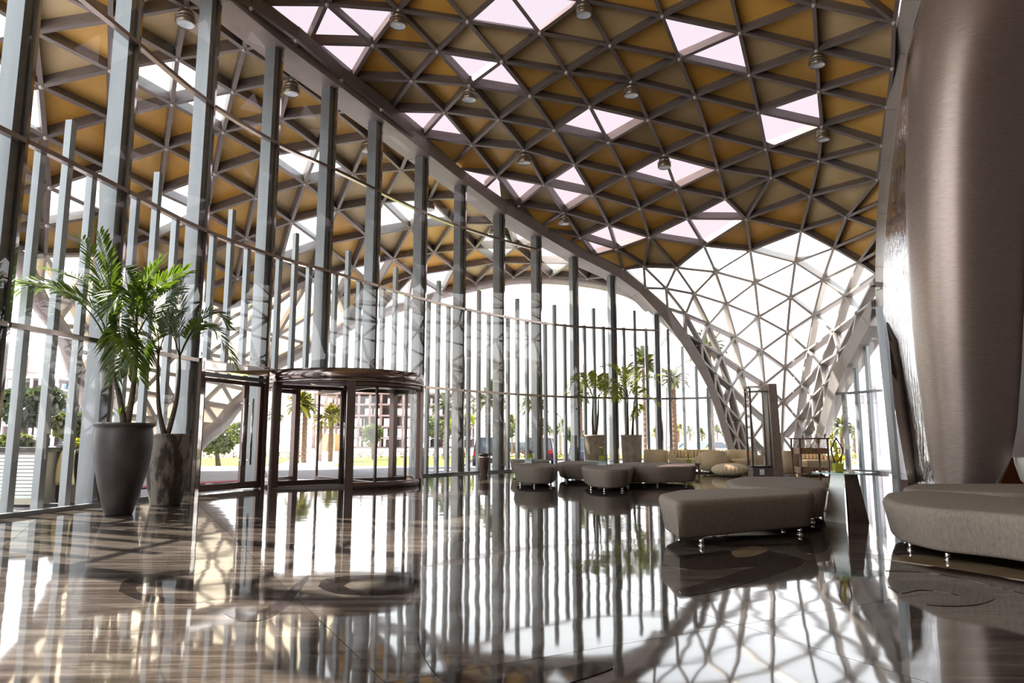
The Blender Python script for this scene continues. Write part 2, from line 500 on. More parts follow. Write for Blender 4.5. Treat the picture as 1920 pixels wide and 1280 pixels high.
BOUND = [(1100,520),(1168,505),(1207,500),(1268,502),(1320,461),(1407,470),(1502,433),(1563,465),(1609,492),(1642,514),(1700,560)]
def is_leg(x, y): return y > np.interp(x, [b[0] for b in BOUND], [b[1] for b in BOUND]) + 0.5 and x > 1160
ceiling = empty('ceiling', (2, 14, 10), kind='structure', label='triangulated lattice roof of gold panels and rosy skylights over the hall')
leg = empty('wall_back', (6.6, 25.5, 0), kind='structure', label='glazed lattice funnel where the roof runs down to the floor at the back')
pinkpts = [(555,30),(612,52),(690,40),(645,105),(885,120),(940,140),(940,5),(905,22),(1035,15),(960,20),(790,225),(838,238),(1090,225),(1150,225),(1300,65),(1362,90),(1510,205),(1460,232),
           (1070,340),(1063,371),(1230,315),(1285,322),(1345,392),(1337,427),(1275,440),(1129,440),(1173,442),(1123,462),(890,335),(912,341),(958,365),(902,352),(936,360)]
pinkset = {roof.find(*p) for p in pinkpts}
rg = random.Random(3)
def roof_kind(t, c):
    if is_leg(*c): return 'pane', M_clear
    if t in pinkset: return 'skylight_pane', M_pink
    return 'roof_panel', M_gold[rg.choices([0, 1, 2], [5, 3, 4])[0]]
shell(roof, lambda x, y: leg if is_leg(x, y) else ceiling, roof_kind, 0.088, 0.30, 0.27, lambda p: M_glzstrut if p is leg else M_strut, flat=set(beam_top[4:]))
# unseen slab added above and behind the viewer to block light from the sky
b = MB(); zt = roof.P[roof.n(948,-22)].z + 0.4
b.box((4, 4.0, zt), (22, 24, 0.2)); b.build('sky_blocker', M_gold[2], ceiling)
# plinth under the leg
p0, p1 = onz(1395, 880), onz(1520, 880)
b = MB(); ring = []
for k in range(13):
    a = math.pi * k / 12
    c = Vector(((p0.x + p1.x) / 2, 24.6, 0)); ring.append((c.x - 1.35*math.cos(a), c.y + 1.5*math.sin(a)))
b.loft([[(x, y, z) for x, y in ring] for z in (0.0, 0.45)], closed=True, smooth=False)
b.build('plinth', M_beam2, leg)

# --- the canopy outside, seen through the glass
fo = lambda x, y: fac_px(x, y, 0.75).y
ctl2 = [(x, y, fo(x, y)) for x, y in [(419,3),(528,91),(630,166),(717,231),(796,292),(872,350),(942,402),(1016,446),(1081,483),(1153,517)]]
ctl2 += [(892,533,33),(1032,520,31),(1102,525,29),(1192,552,27),(812,560,33),(709,590,31),(585,648,28),(473,733,25.5),(380,822,24),(345,868,23.5),
         (33,485,17.2),(107,610,19.5),(150,715,21.5),(215,860,22.8),(86,479,18.2),(88,423,17.2),(0,0,13.2),(66,62,14),(207,40,13.6),(-60,200,14.5),(-40,400,16.2),
         (207,223,16.5),(207,403,20),(400,330,19.8),(600,420,24),(750,450,27.5),(313,773,24.6),(233,678,23.4),(428,755,25.4),(440,610,25.2),(550,600,27)]
can = Lattice(TPS(ctl2))
K = [
 {-1:(-62,-15),0:(-52,85),1:(-45,185),2:(-35,285),3:(-28,375),4:(-22,445)},
 {-1:(52,-42),0:(66,62),1:(77,163),2:(85,258),3:(93,352),4:(88,423),5:(86,479)},
 {-1:(207,-58),0:(207,40),1:(207,133),2:(207,223),3:(204,316),4:(201,403),5:(199,478)},
 {0:(350,15),1:(333,111),2:(323,196),3:(312,279),4:(301,363),5:(293,447),6:(287,527)},
 {1:(458,93),2:(437,172),3:(419,248),4:(403,326),5:(388,402),6:(374,480),7:(362,556)},
 {2:(547,150),3:(526,224),4:(497,294),5:(480,371),6:(462,447),7:(445,522),8:(425,578)},
 {3:(630,212),4:(598,277),5:(572,345),6:(547,417),7:(527,490),8:(508,556)},
 {4:(691,262),5:(662,327),6:(633,395),7:(606,460),8:(582,524)},
 {5:(752,320),6:(718,380),7:(688,443),8:(663,502),9:(638,558)},
 {6:(805,374),7:(769,429),8:(738,486),9:(706,540)},
 {6:(880,372),7:(850,420),8:(814,474),9:(775,517)},
 {7:(928,421),8:(891,466),9:(852,505)},
 {8:(966,465),9:(930,493),10:(892,531)},
 {9:(1001,494),10:(963,520)},
 {9:(1070,494),10:(1032,519)},
 {10:(1102,523)},
]
for c in K:
    for j in c:
        if j + 1 in c: can.e(c[j], c[j+1])
for c, q in zip(K, K[1:]):
    for j in c:
        if j in q: can.e(c[j], q[j])
        if j + 1 in q: can.e(c[j], q[j+1])
# row ends along the seam and the outer arch
seam = [(350,15),(458,93),(547,150),(630,212),(691,262),(752,320),(805,374),(880,372),(928,421),(966,465),(1001,494),(1070,494),(1102,523)]
can.chain([(207,40),(350,-50),(350,15)]); can.chain([(350,-50),(470,15),(350,15)]); can.chain([(470,15),(458,93),(555,75),(470,15)]); can.chain([(458,93),(547,150),(555,75),(640,150),(547,150)])
can.chain([(547,150),(630,212),(640,150),(715,205),(630,212),(691,262),(715,205),(775,262),(691,262),(752,320),(775,262),(835,312),(752,320),(805,374),(835,312),(880,372),(805,374)])
can.chain([(850,420),(880,372),(928,421)]); can.chain([(880,372),(950,415),(928,421),(850,420)]); can.chain([(928,421),(966,465),(891,466)]); can.chain([(950,415),(1010,452),(966,465),(950,415)])
can.chain([(966,465),(1001,494),(930,493)]); can.chain([(1010,452),(1001,494),(1070,494),(1010,452)]); can.chain([(1001,494),(1032,519),(963,520)]); can.chain([(1070,494),(1130,520),(1102,523),(1070,494)])
can.chain([(892,531),(963,520),(1032,519),(1102,523),(1150,535),(1130,520)])
low = [(638,558),(706,540),(775,517),(852,505),(892,531)]
arch = [(345,866),(380,822),(413,797),(440,763),(473,733),(505,690),(545,668),(585,647),(657,608),(709,588),(766,570),(829,550),(892,536)]
can.chain([(638,558),(657,608),(706,540),(709,588),(775,517),(766,570)]); can.chain([(775,517),(829,550),(852,505)]); can.chain([(829,550),(892,531)])
# the leg outside: rows that shorten towards its foot
Lc = [(33,485),(75,567),(107,610),(130,655),(150,715),(172,770),(198,822),(215,858)]
Rc = [(657,608),(585,647),(505,690),(473,733),(440,763),(413,797),(380,822),(345,866)]
top = [(33,485),(86,479),(199,478),(287,527),(362,556),(425,578),(508,556),(582,524),(638,558),(657,608)]
legrows = [top]
for k in range(1, 8):
    n = max(3, len(top) - k); a, c = Lc[k], Rc[k]; rr = []
    for i in range(n):
        t = i / (n - 1); t2 = t
        x = a[0] + (c[0] - a[0]) * t2; y = a[1] + (c[1] - a[1]) * t2
        if k <= 3:
            f_ = (4 - k) / 4.0 * 0.75
            tx = np.interp(t, np.linspace(0, 1, len(top)), [q[0] for q in top]); ty = np.interp(t, np.linspace(0, 1, len(top)), [q[1] for q in top])
            y = y * (1 - f_ * 0.5) + (ty + 55 * k) * f_ * 0.5
            if i in (0, n - 1): x, y = (a, c)[i > 0]
        rr.append((round(x), round(y)))
    legrows.append(rr)
can_leg = Lattice(can.depth)
for r, q in zip(legrows, legrows[1:]):
    can_leg.chain(q)
    for i in range(len(q)):
        can_leg.e(r[min(i, len(r)-1)], q[i])
        if i + 1 < len(r): can_leg.e(r[i+1], q[i])
can_leg.chain(top)
can.solve(); can_leg.solve()
canopy = empty('entrance_canopy', tuple(onz(330, 880)), label='big gold-panelled lattice canopy arching over the forecourt outside the glass', cat='canopy')
canleg = canopy
open_pts = [(10,40),(-5,150),(10,215),(60,225),(60,200),(150,360),(140,405),(288,147),(364,160),(393,205),(364,364),(327,404),(595,424),(560,456),(556,305),(611,316),(725,417),(764,394),(808,408),(702,509),(628,528),(819,524),(928,451),(929,475),(1027,480),(1034,502),(968,444),(990,440)]
openset = {can.find(*p) for p in open_pts}
M_canopen = glass('thin canopy glazing', (0.97, 0.97, 0.97, 1), 0.4)
M_sail = mat('cream translucent canopy panel', S(244, 238, 228), 0.5)
_tr = N(M_sail, 'ShaderNodeBsdfTranslucent'); _tr.inputs[0].default_value = S(250, 242, 228); _mx = N(M_sail, 'ShaderNodeMixShader'); _mx.inputs[0].default_value = 0.75
L(M_sail, pr(M_sail).outputs[0], _mx.inputs[1]); L(M_sail, _tr.outputs[0], _mx.inputs[2]); L(M_sail, _mx.outputs[0], M_sail.node_tree.nodes['Material Output'].inputs[0])
rg2 = random.Random(5)
shell(can, lambda x, y: canopy, lambda t, c: ('skylight_pane', M_canopen) if t in openset else ('roof_panel', M_gold[rg2.choices([0, 1, 2], [5, 4, 3])[0]]), 0.10, 0.34, 0.30, lambda p: M_strut)
shell(can_leg, lambda x, y: canleg, lambda t, c: ('cream_panel', M_sail), 0.13, 0.30, 0.27, lambda p: M_glzstrut, ('leg_strut', 'node_cap'))
def edge_tube(pts, depth, r, par, name, m):
    P = [aty(x, y, depth(x, y)) for x, y in pts]
    MB().tube(catmull(P, 4), r, 10).build(name, m, par)
edge_tube([(-30,455),(33,485)] + Lc[1:] + [(228,890)], can.depth, 0.24, canleg, 'edge_beam', M_beam)
edge_tube(arch[::-1] + [(330,890)], can.depth, 0.26, canopy, 'edge_beam', M_beam)
edge_tube([(892,536),(963,524),(1032,523),(1102,529),(1150,538),(1192,553),(1215,575)], can.depth, 0.24, canopy, 'edge_beam', M_beam)

# ---------------------------------------------------------------- the big edge beam between glass and roof
wall = empty('wall_left', (-4.5, 17, 0), kind='structure', label='tall curved glass wall of grey mullions and fins along the left and back of the hall')
low_px = [(350,-48),(419,3),(528,91),(630,166),(717,231),(796,292),(872,350),(942,402),(1016,446),(1081,483),(1153,519),(1196,550),(1237,592),(1262,622),(1286,655),(1310,692),(1327,724),(1345,770),(1360,815),(1375,862)]
top_px = [(395,-70),(487,12),(592,98),(668,165),(738,224),(800,272),(874,330),(948,382),(1026,431),(1090,466),(1158,497),(1203,537),(1250,580),(1284,622),(1305,650),(1328,690),(1341,725),(1358,772),(1371,815),(1384,862)]
def ribbon(lo, hi, par, names, mats, inn=0.16, out=0.62, cap=0.0):
    Q = []
    for (a, b_), (c, d_) in zip(lo, hi):
        pl = fac_px(a, b_); sl = fac_s(a, b_); sh = fac_s(c, d_)
        _, tl, nl = fac_at(sl); ph = fac_px(c, d_, -inn)
        Q.append((fac_px(a, b_, -inn), ph, pl + nl * out, fac_px(c, d_, out + inn) + Vector((0, 0, cap))))
    for (A, B, C_, D), (E_, F, G_, H_) in zip(Q, Q[1:]):
        g = 0.006
        A2, B2, C2, D2 = [p.lerp(q, g) for p, q in ((A, E_), (B, F), (C_, G_), (D, H_))]
        mb = MB(); mb.hexa([A2, C2, G_, E_, B2, D2, H_, F]); mb.build(names, mats, par)
ribbon(low_px[:11], top_px[:11], wall, 'beam_segment', M_beam, cap=0.45)
ribbon(low_px[10:], top_px[10:], wall, 'beam_segment', M_beam)
r_lo = [(1655,581),(1638,611),(1590,694),(1570,738),(1552,795),(1538,838),(1530,870)]
r_hi = [(1642,562),(1623,592),(1585,660),(1562,700),(1540,785),(1524,838),(1516,870)]
ribbon(r_lo, r_hi, leg, 'beam_segment', M_beam2)

lowB = sorted((ray(*p).x / ray(*p).y, fac_px(*p).z) for p in low_px)
rB = sorted((ray(*p).x / ray(*p).y, fac_px(*p).z) for p in r_lo)
def beam_z(s):
    p, _, _ = fac_at(s); q = p.x / p.y if p.y > 3 else -9
    if q < lowB[0][0]: return lowB[0][1]
    if q <= lowB[-1][0]: return float(np.interp(q, [a for a, _ in lowB], [z for _, z in lowB]))
    return float(np.interp(q, [a for a, _ in rB], [z for _, z in rB]))

for k in range(6):                             # unseen strip added above the beam to close a sun leak, top left
    a, b_ = FL[24] + (fac_s(419, 3) - FL[24]) * k / 6, FL[24] + (fac_s(419, 3) - FL[24]) * (k + 1) / 6
    (p, _, np_), (q, _, nq) = fac_at(a), fac_at(b_); za, zb = beam_z(a), beam_z(b_)
    MB().hexa([Vector((v.x, v.y, z)) for v, z in ((p, za), (q, zb), (q + nq*.6, zb), (p + np_*.6, za), (p, 12.7), (q, 12.7), (q + nq*.6, 12.7), (p + np_*.6, 12.7))]).build('sun_leak_strip', M_beam, wall)

# ---------------------------------------------------------------- facade: mullions, fins, bars, panes
T1, T2, T3 = 2.5, 5.02, 7.6
joint_px = [12, 215, 371, 500, 611, 703, 794, 869, 944, 1015, 1085, 1157, 1240]
tr_y = {12:610,215:645,371:677,500:694,611:705,703:715,794:726,869:731,944:737,1015:742,1085:744,1157:746,1240:747}
JS = [fac_s(x, tr_y[x]) for x in joint_px]
JS = [JS[0] - 1.9, JS[0]] + JS[1:] if False else [JS[0] - 1.75] + JS
M_fin = mottled('grey aluminium fin', S(152, 157, 160), S(166, 170, 171), 2.0, 0.4, 0.25, scl=(1, 1, 0.1))
def fac_box(s, off0, off1, wd, z0, z1, name, m, par=wall):
    p, t, n = fac_at(s)
    a, c = p + n * off0 - t * wd / 2, p + n * off0 + t * wd / 2
    e, g = p + n * off1 + t * wd / 2, p + n * off1 - t * wd / 2
    mb = MB(); q = [(a, z0), (c, z0), (e, z0), (g, z0), (a, z1), (c, z1), (e, z1), (g, z1)]
    mb.hexa([Vector((v.x, v.y, z)) for v, z in q]); return mb.build(name, m, par)
def fac_bar(s0, s1, z, h, off0, off1, name, m, par=wall, n=3, z1=None):
    mb = MB()
    for k in range(n):
        a, b_ = s0 + (s1 - s0) * k / n, s0 + (s1 - s0) * (k + 1) / n
        (p, _, np_), (q, _, nq) = fac_at(a), fac_at(b_)
        pts = [p + np_*off0, q + nq*off0, q + nq*off1, p + np_*off1]
        mb.hexa([Vector((v.x, v.y, z - h/2)) for v in pts] + [Vector((v.x, v.y, z + h/2)) for v in pts])
    return mb.build(name, m, par)
def fac_pane(s0, s1, z0, z1, z1b, par=wall, m=None):
    (p, _, n0), (q, _, n1) = fac_at(s0 + 0.03), fac_at(s1 - 0.03)
    mb = MB(); th = 0.02
    mb.hexa([Vector((p.x, p.y, z0)), Vector((q.x, q.y, z0)), Vector((q.x + n1.x*th, q.y + n1.y*th, z0)), Vector((p.x + n0.x*th, p.y + n0.y*th, z0)),
             Vector((p.x, p.y, z1)), Vector((q.x, q.y, z1b)), Vector((q.x + n1.x*th, q.y + n1.y*th, z1b)), Vector((p.x + n0.x*th, p.y + n0.y*th, z1))])
    return mb.build('pane', m or M_face, par)
def one_sheet(s0, s1, z0, z1, z1b, par=wall):
    (p, _, n0), (q, _, n1) = fac_at(s0 + 0.03), fac_at(s1 - 0.03)
    mb = MB(); mb.add([(p.x, p.y, z0), (q.x, q.y, z0), (q.x, q.y, z1b), (p.x, p.y, z1)], [(0, 1, 2, 3)])
    return mb.build('pane', M_face, par)
DOOR = (3, 4)                                  # bay of the swing doors; the drum takes the two bays after it
for i, s in enumerate(JS):
    h = beam_z(s)
    zb_ = T1 if i in (5, 6) else 0.0             # two of them stand on the drum
    fac_box(s - 0.09, 0.05, 0.34, 0.14, zb_, h + 0.05, 'mullion', M_mull)
    fac_box(s + 0.012, -0.03, 0.045, 0.05, zb_, h, 'glass_joint', M_chrome)
    fac_box(s - 0.012, 0.045, 0.055, 0.05, zb_, h, 'joint_gasket', M_black)
for i in range(len(JS) - 1):
    s0, s1 = JS[i], JS[i + 1]
    h0, h1 = beam_z(s0), beam_z(s1)
    drum = i in (4, 5, 6); door = i == 3
    lv = [0.0, T1, T2, T3, 99]
    for a, b_ in zip(lv, lv[1:]):
        if a > min(h0, h1) - 0.1: break
        if a == 0 and (drum or door): continue
        za, zb = min(b_, h0), min(b_, h1)
        one_sheet(s0, s1, a, za, zb)
    for z in (T1, T2, T3):
        if z < min(h0, h1) - 0.2: fac_bar(s0 + 0.03, s1 - 0.03, z, 0.07, -0.05, 0.05, 'transom', M_trans)
    if not (drum or door): fac_bar(s0, s1, 0.03, 0.06, -0.04, 0.06, 'sill', M_mull)
    for k, f_ in enumerate((0.24, 0.49, 0.74)):
        if i < 0: continue
        s = s0 + (s1 - s0) * f_
        zt_ = 5.78 if k == 1 else 5.12
        fac_box(s, 0.16, 0.27, 0.105, T1 + 0.04 if (drum or door) else 0.0, min(zt_, beam_z(s) - 0.05), 'fin', M_fin)
# under the leg beam and to the right of the leg
sE = JS[-1]
for px, py in [(1257,650),(1281,690),(1305,725),(1327,745)]:
    s = fac_s(px, 760); fac_box(s, 0.16, 0.26, 0.10 if px < 1320 else 0.14, 0.0, beam_z(s) - 0.1, 'fin' if px < 1320 else 'mullion', M_fin)
s1 = fac_s(1368, 800)
n_ = 4
for k in range(n_):
    a, b_ = sE + (s1 - sE) * k / n_, sE + (s1 - sE) * (k + 1) / n_
    one_sheet(a - 0.02, b_ + 0.02, 0.0, beam_z(a), beam_z(b_))
fac_bar(sE, fac_s(1338, 745), T1, 0.07, -0.05, 0.05, 'transom', M_mull)
wallr = empty('window_1', (11, 22.5, 0), kind='structure', label='strip of glass wall with grey fins between the lattice funnel and the polished pillar')
sR0, sR1 = fac_s(1536, 850), FL[-1]
for px, top_ in [(1577, 2.55), (1600, 3.3), (1622, 3.95)]:
    s = fac_s(px, 735); fac_box(s, 0.1, 0.22, 0.12, 0.0, top_, 'fin', M_fin, wallr)
for k in range(4):
    a, b_ = sR0 + (sR1 - sR0) * k / 4, sR0 + (sR1 - sR0) * (k + 1) / 4
    one_sheet(a - 0.02, b_ + 0.02, 0.0, max(0.3, beam_z(a)), max(0.3, beam_z(b_)), wallr)
fac_bar(fac_s(1562, 738), sR1, T1, 0.08, -0.05, 0.05, 'transom', M_mull, wallr)
fac_bar(sR0, sR1, 0.04, 0.08, -0.04, 0.06, 'sill', M_mull, wallr)

# ---------------------------------------------------------------- end frame: cladding plates along the right edge of the roof
trim = empty('trim_1', (11, 17, 0), kind='structure', label='grey plated edge frame between the roof lattice and the polished pillar')
edge_l = [(1702,-60,13.6),(1690,0,14.4),(1674,100,16.4),(1661,205,17.6),(1652,300,19.0),(1644,400,20.3),(1641,500,21.2),(1641,575,21.6)]
edge_r = [(1742,-60,13.0),(1728,0,13.8),(1697,100,15.8),(1683,205,17.0),(1671,300,18.2),(1660,400,19.4),(1656,500,20.2),(1656,575,20.6)]
for k in range(len(edge_l) - 1):
    A, B = aty(*edge_l[k]), aty(*edge_l[k+1]); C_, D = aty(*edge_r[k]), aty(*edge_r[k+1])
    A = A.lerp(B, 0.006); C_ = C_.lerp(D, 0.006); o_ = Vector((0.45, 0.35, 0.1))
    MB().hexa([A, B, B + o_, A + o_, C_, D, D + o_, C_ + o_]).build('edge_plate', M_beam2, trim)
jl = [(1641,575,21.3),(1652,690,20.6),(1662,790,20.0),(1673,900,19.4)]
jr = [(1655,575,20.9),(1666,690,20.2),(1674,790,19.6),(1684,900,19.0)]
MB().loft([[aty(*a), aty(*c), aty(*c) + Vector((0.3, 0.4, 0)), aty(*a) + Vector((0.3, 0.4, 0))] for a, c in zip(jl, jr)], smooth=False).build('end_mullion', M_mull, trim)

# ---------------------------------------------------------------- swing doors (bay 371-500) and the revolving door
d1 = empty('door_1', tuple(fac_at((JS[3] + JS[4]) / 2)[0]), kind='structure', label='chrome framed glass swing doors left of the revolving door')
sa, sb = JS[3] + 0.08, JS[4] - 0.04
sm = fac_s(452, 905)
fac_box(sa, -0.08, 0.10, 0.10, 0, T1 + 0.05, 'door_jamb', M_chrome, d1); fac_box(sb, -0.08, 0.10, 0.10, 0, T1 + 0.05, 'door_jamb', M_bronze, d1)
fac_bar(sa, sb, T1 - 0.08, 0.16, -0.09, 0.10, 'door_head', M_chrome, d1)
fac_bar(sa, sb, T1 - 0.24, 0.08, -0.06, 0.08, 'door_track', M_mull, d1)
for a, b_, nm in ((sa + 0.07, sm, 'door_leaf'), (sm, sb - 0.07, 'door_leaf')):
    mb = MB()
    def fr(s0_, s1_, z0, z1):
        (p, _, n0), (q, _, n1) = fac_at(s0_), fac_at(s1_)
        mb.hexa([Vector((v.x, v.y, z)) for z in (z0, z1) for v in (p - n0*0.03, q - n1*0.03, q + n1*0.03, p + n0*0.03)])
    fr(a, a + 0.07, 0.03, T1 - 0.3); fr(b_ - 0.07, b_, 0.03, T1 - 0.3); fr(a + 0.07, b_ - 0.07, 0.03, 0.16); fr(a + 0.07, b_ - 0.07, T1 - 0.38, T1 - 0.3)
    lf = mb.build(nm, M_bronze, d1)
    p, q = fac_at(a + 0.07)[0], fac_at(b_ - 0.07)[0]
    MB().add([(p.x, p.y, 0.16), (q.x, q.y, 0.16), (q.x, q.y, T1 - 0.38), (p.x, p.y, T1 - 0.38)], [(0, 1, 2, 3)]).build('door_glass', M_face, lf)
for sh in (sm - 0.12, sm + 0.12):
    p, t, n = fac_at(sh); p = p - n * 0.1
    mb = MB(); mb.tube([p + Vector((0, 0, 0.5)), p + Vector((0, 0, 1.85))], 0.022, 10)
    for z in (0.6, 1.75): mb.tube([p + Vector((0, 0, z)), p + n * 0.1 + Vector((0, 0, z))], 0.012, 8)
    mb.build('door_handle', M_chrome, d1)
gy = onz(392, 915); MB().box((gy.x, gy.y, 0.05), (0.12, 0.12, 0.10)).build('floor_stop', M_chrome, d1)

DC, DR = Vector((-3.86, 16.5, 0)), 1.74
d2 = empty('door_2', tuple(DC), kind='structure', label='round glass revolving door in dark polished bronze')
def arc(a0, a1, r0, r1, z0, z1, n=20):
    mb = MB(); mb.lathe([(r0, z0), (r1, z0), (r1, z1), (r0, z1), (r0, z0)], DC, n, True, 0, a0, a1); return mb
M_ring = mat('polished fascia metal', S(150, 136, 132), 0.12, 0.95)
arc(0, 2*math.pi, DR - 0.06, DR + 0.06, 2.22, 2.50, 64).build('canopy_ring', M_ring, d2)
arc(0, 2*math.pi, DR + 0.055, DR + 0.075, 2.235, 2.25, 64).build('canopy_trim', M_chrome, d2)
MB().lathe([(0.0, 2.24), (DR - 0.06, 2.24), (DR - 0.06, 2.48), (0.0, 2.48)], DC, 48).build('drum_ceiling', M_beam, d2)
for k in range(5):
    a = 0.4 + k * 2 * math.pi / 5
    MB().lathe([(0, 2.225), (0.07, 2.225), (0.08, 2.24)], (DC.x + math.cos(a), DC.y + math.sin(a), 0), 14).build('downlight', M_chrome, d2)
MB().lathe([(0.0, 0.0), (DR + 0.05, 0.0), (DR + 0.05, 0.012), (0, 0.012)], DC, 48).build('floor_disc', mottled('dark mat', S(92, 80, 76), S(70, 62, 60), 30), d2)
toC = math.atan2(-DC.y, -DC.x)                 # towards the viewer
def ang(px, py=850):                           # drum angle of its near side seen at a pixel column
    r = ray(px, py); b = Vector((r.x, r.y)).normalized(); c = Vector((DC.x, DC.y))
    t = b.dot(c); disc = DR*DR - (c.length_squared - t*t)
    p = b * (t - math.sqrt(max(disc, 0.0))) - c
    return math.atan2(p.y, p.x)
for px, wd in ((514, 0.14), (655, 0.17), (786, 0.14)):
    a = ang(px); p = DC + Vector((math.cos(a), math.sin(a), 0)) * DR
    MB().box((p.x, p.y, 1.12), (wd, 0.15, 2.24), a + math.pi/2).build('drum_post', M_bronze, d2)
for a_ in (toC + math.pi + 0.75, toC + math.pi - 0.75):
    p = DC + Vector((math.cos(a_), math.sin(a_), 0)) * DR
    MB().box((p.x, p.y, 1.12), (0.14, 0.15, 2.24), a_ + math.pi/2).build('drum_post', M_bronze, d2)
M_drum = glass('drum glass', (0.96, 0.97, 0.97, 1), 1.2)
def wall_arc(a0, a1, nm):
    MB().lathe([(DR, 0.14), (DR, 2.14)], DC, 14, True, 0, a0, a1).build('curved_glass', M_drum, d2)
    arc(a0, a1, DR - 0.05, DR + 0.05, 0.0, 0.14).build('base_rail', M_bronze, d2)
    arc(a0, a1, DR - 0.05, DR + 0.05, 2.12, 2.22).build('head_rail', M_bronze, d2)
aL, aM, aR = ang(514), ang(655), ang(786)
if aM < aL: aM += 2*math.pi
if aR < aM: aR += 2*math.pi
wall_arc(aM, aR, 'front')
wall_arc(aR, toC + math.pi - 0.75 + (2*math.pi if toC + math.pi - 0.75 < aR else 0), 'right')
a1_ = toC + math.pi + 0.75
while a1_ > aL: a1_ -= 2*math.pi
wall_arc(a1_, aL, 'left')
MB().tube([DC + Vector((0, 0, 0)), DC + Vector((0, 0, 2.24))], 0.06, 14).build('centre_shaft', M_chrome, d2)
for k in range(4):
    a = toC + 0.42 + k * math.pi / 2
    u = Vector((math.cos(a), math.sin(a), 0)); mb = MB(); R_ = DR - 0.12
    def seg(r0, r1, z0, z1):
        v = Vector((-u.y, u.x, 0)) * 0.025
        mb.hexa([DC + u*r + v*s_ + Vector((0, 0, z)) for z in (z0, z1) for r, s_ in ((r0, -1), (r1, -1), (r1, 1), (r0, 1))])
    seg(0.07, R_, 0.02, 0.13); seg(0.07, R_, 2.12, 2.21); seg(R_ - 0.06, R_, 0.13, 2.12); seg(0.07, 0.12, 0.13, 2.12)
    wg = mb.build('door_wing', M_bronze, d2)
    mb = MB(); mb.add([DC + u*0.12 + Vector((0,0,0.13)), DC + u*(R_-0.06) + Vector((0,0,0.13)), DC + u*(R_-0.06) + Vector((0,0,2.12)), DC + u*0.12 + Vector((0,0,2.12))], [(0,1,2,3)])
    mb.build('wing_glass', M_drum, wg)

# ---------------------------------------------------------------- polished stone floor
floor = empty('floor', (1, 10, -0.05), kind='structure', label='polished brown streaked marble floor with dark and cream inlays')
def marble(name, c1, c2, c3, rot=0.5, sc=1.0):
    m = mat(name, c1, 0.045)
    b = pr(m); b.inputs['IOR'].default_value = 1.66; b.inputs['Specular IOR Level'].default_value = 0.5
    v = coords(m, (0.55*sc, 5.5*sc, 1), (0, 0, rot), 'World')
    n = noise(m, 1.6, 8.0, v, 0.68); n.inputs['Distortion'].default_value = 0.7
    oi = N(m, 'ShaderNodeObjectInfo'); ad = N(m, 'ShaderNodeMath'); ad.operation = 'MULTIPLY_ADD'; ad.inputs[1].default_value = 0.10; ad.inputs[2].default_value = -0.05
    L(m, oi.outputs['Random'], ad.inputs[0]); a2 = N(m, 'ShaderNodeMath'); a2.operation = 'ADD'; L(m, ad.outputs[0], a2.inputs[0]); L(m, n.outputs[0], a2.inputs[1])
    r = ramp(m, a2.outputs[0], [(0.30, c3), (0.47, c1), (0.62, c2), (0.75, c1)])
    L(m, r.outputs[0], b.inputs['Base Color'])
    # the long waves of ground stone, a little different from slab to slab
    v2 = coords(m, (1, 1, 1), (0, 0, 0), 'World'); of = N(m, 'ShaderNodeVectorMath'); of.operation = 'ADD'
    cb = N(m, 'ShaderNodeCombineXYZ'); ml = N(m, 'ShaderNodeMath'); ml.operation = 'MULTIPLY'; ml.inputs[1].default_value = 37.0
    L(m, oi.outputs['Random'], ml.inputs[0]); L(m, ml.outputs[0], cb.inputs[2]); L(m, v2, of.inputs[0]); L(m, cb.outputs[0], of.inputs[1])
    wv = noise(m, 2.3, 1.0, of.outputs[0], 0.4)
    bump(m, wv.outputs[0], 0.13, 0.012)
    return m
M_marble = marble('brown streaked marble', S(66, 58, 52), S(100, 91, 83), S(40, 34, 31))
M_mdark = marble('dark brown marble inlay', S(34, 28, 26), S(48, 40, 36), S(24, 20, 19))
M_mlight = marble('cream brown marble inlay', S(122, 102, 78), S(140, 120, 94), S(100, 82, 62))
M_grout = mat('grout', S(60, 52, 48), 0.4)
inside_poly = [(p.x, p.y) for p in FAC if p.y > -1.9] 
rot_ = math.radians(28); U = Vector((math.cos(rot_), math.sin(rot_), 0)); V = Vector((-U.y, U.x, 0)); SL = 2.0
def in_hall(x, y):
    if y < 3: return x > -6.8 and x < 14 and y > -6
    th = x / y
    if th < FB[20]: return x > -6.75
    p, _, _ = fac_at(fac_len(th)); return math.hypot(x, y) < math.hypot(p.x, p.y) and x < 14
slab_me = MB().box((0, 0, -0.03), (SL - 0.004, SL - 0.004, 0.06)).mesh('floor_slab', M_marble)
cnt = 0
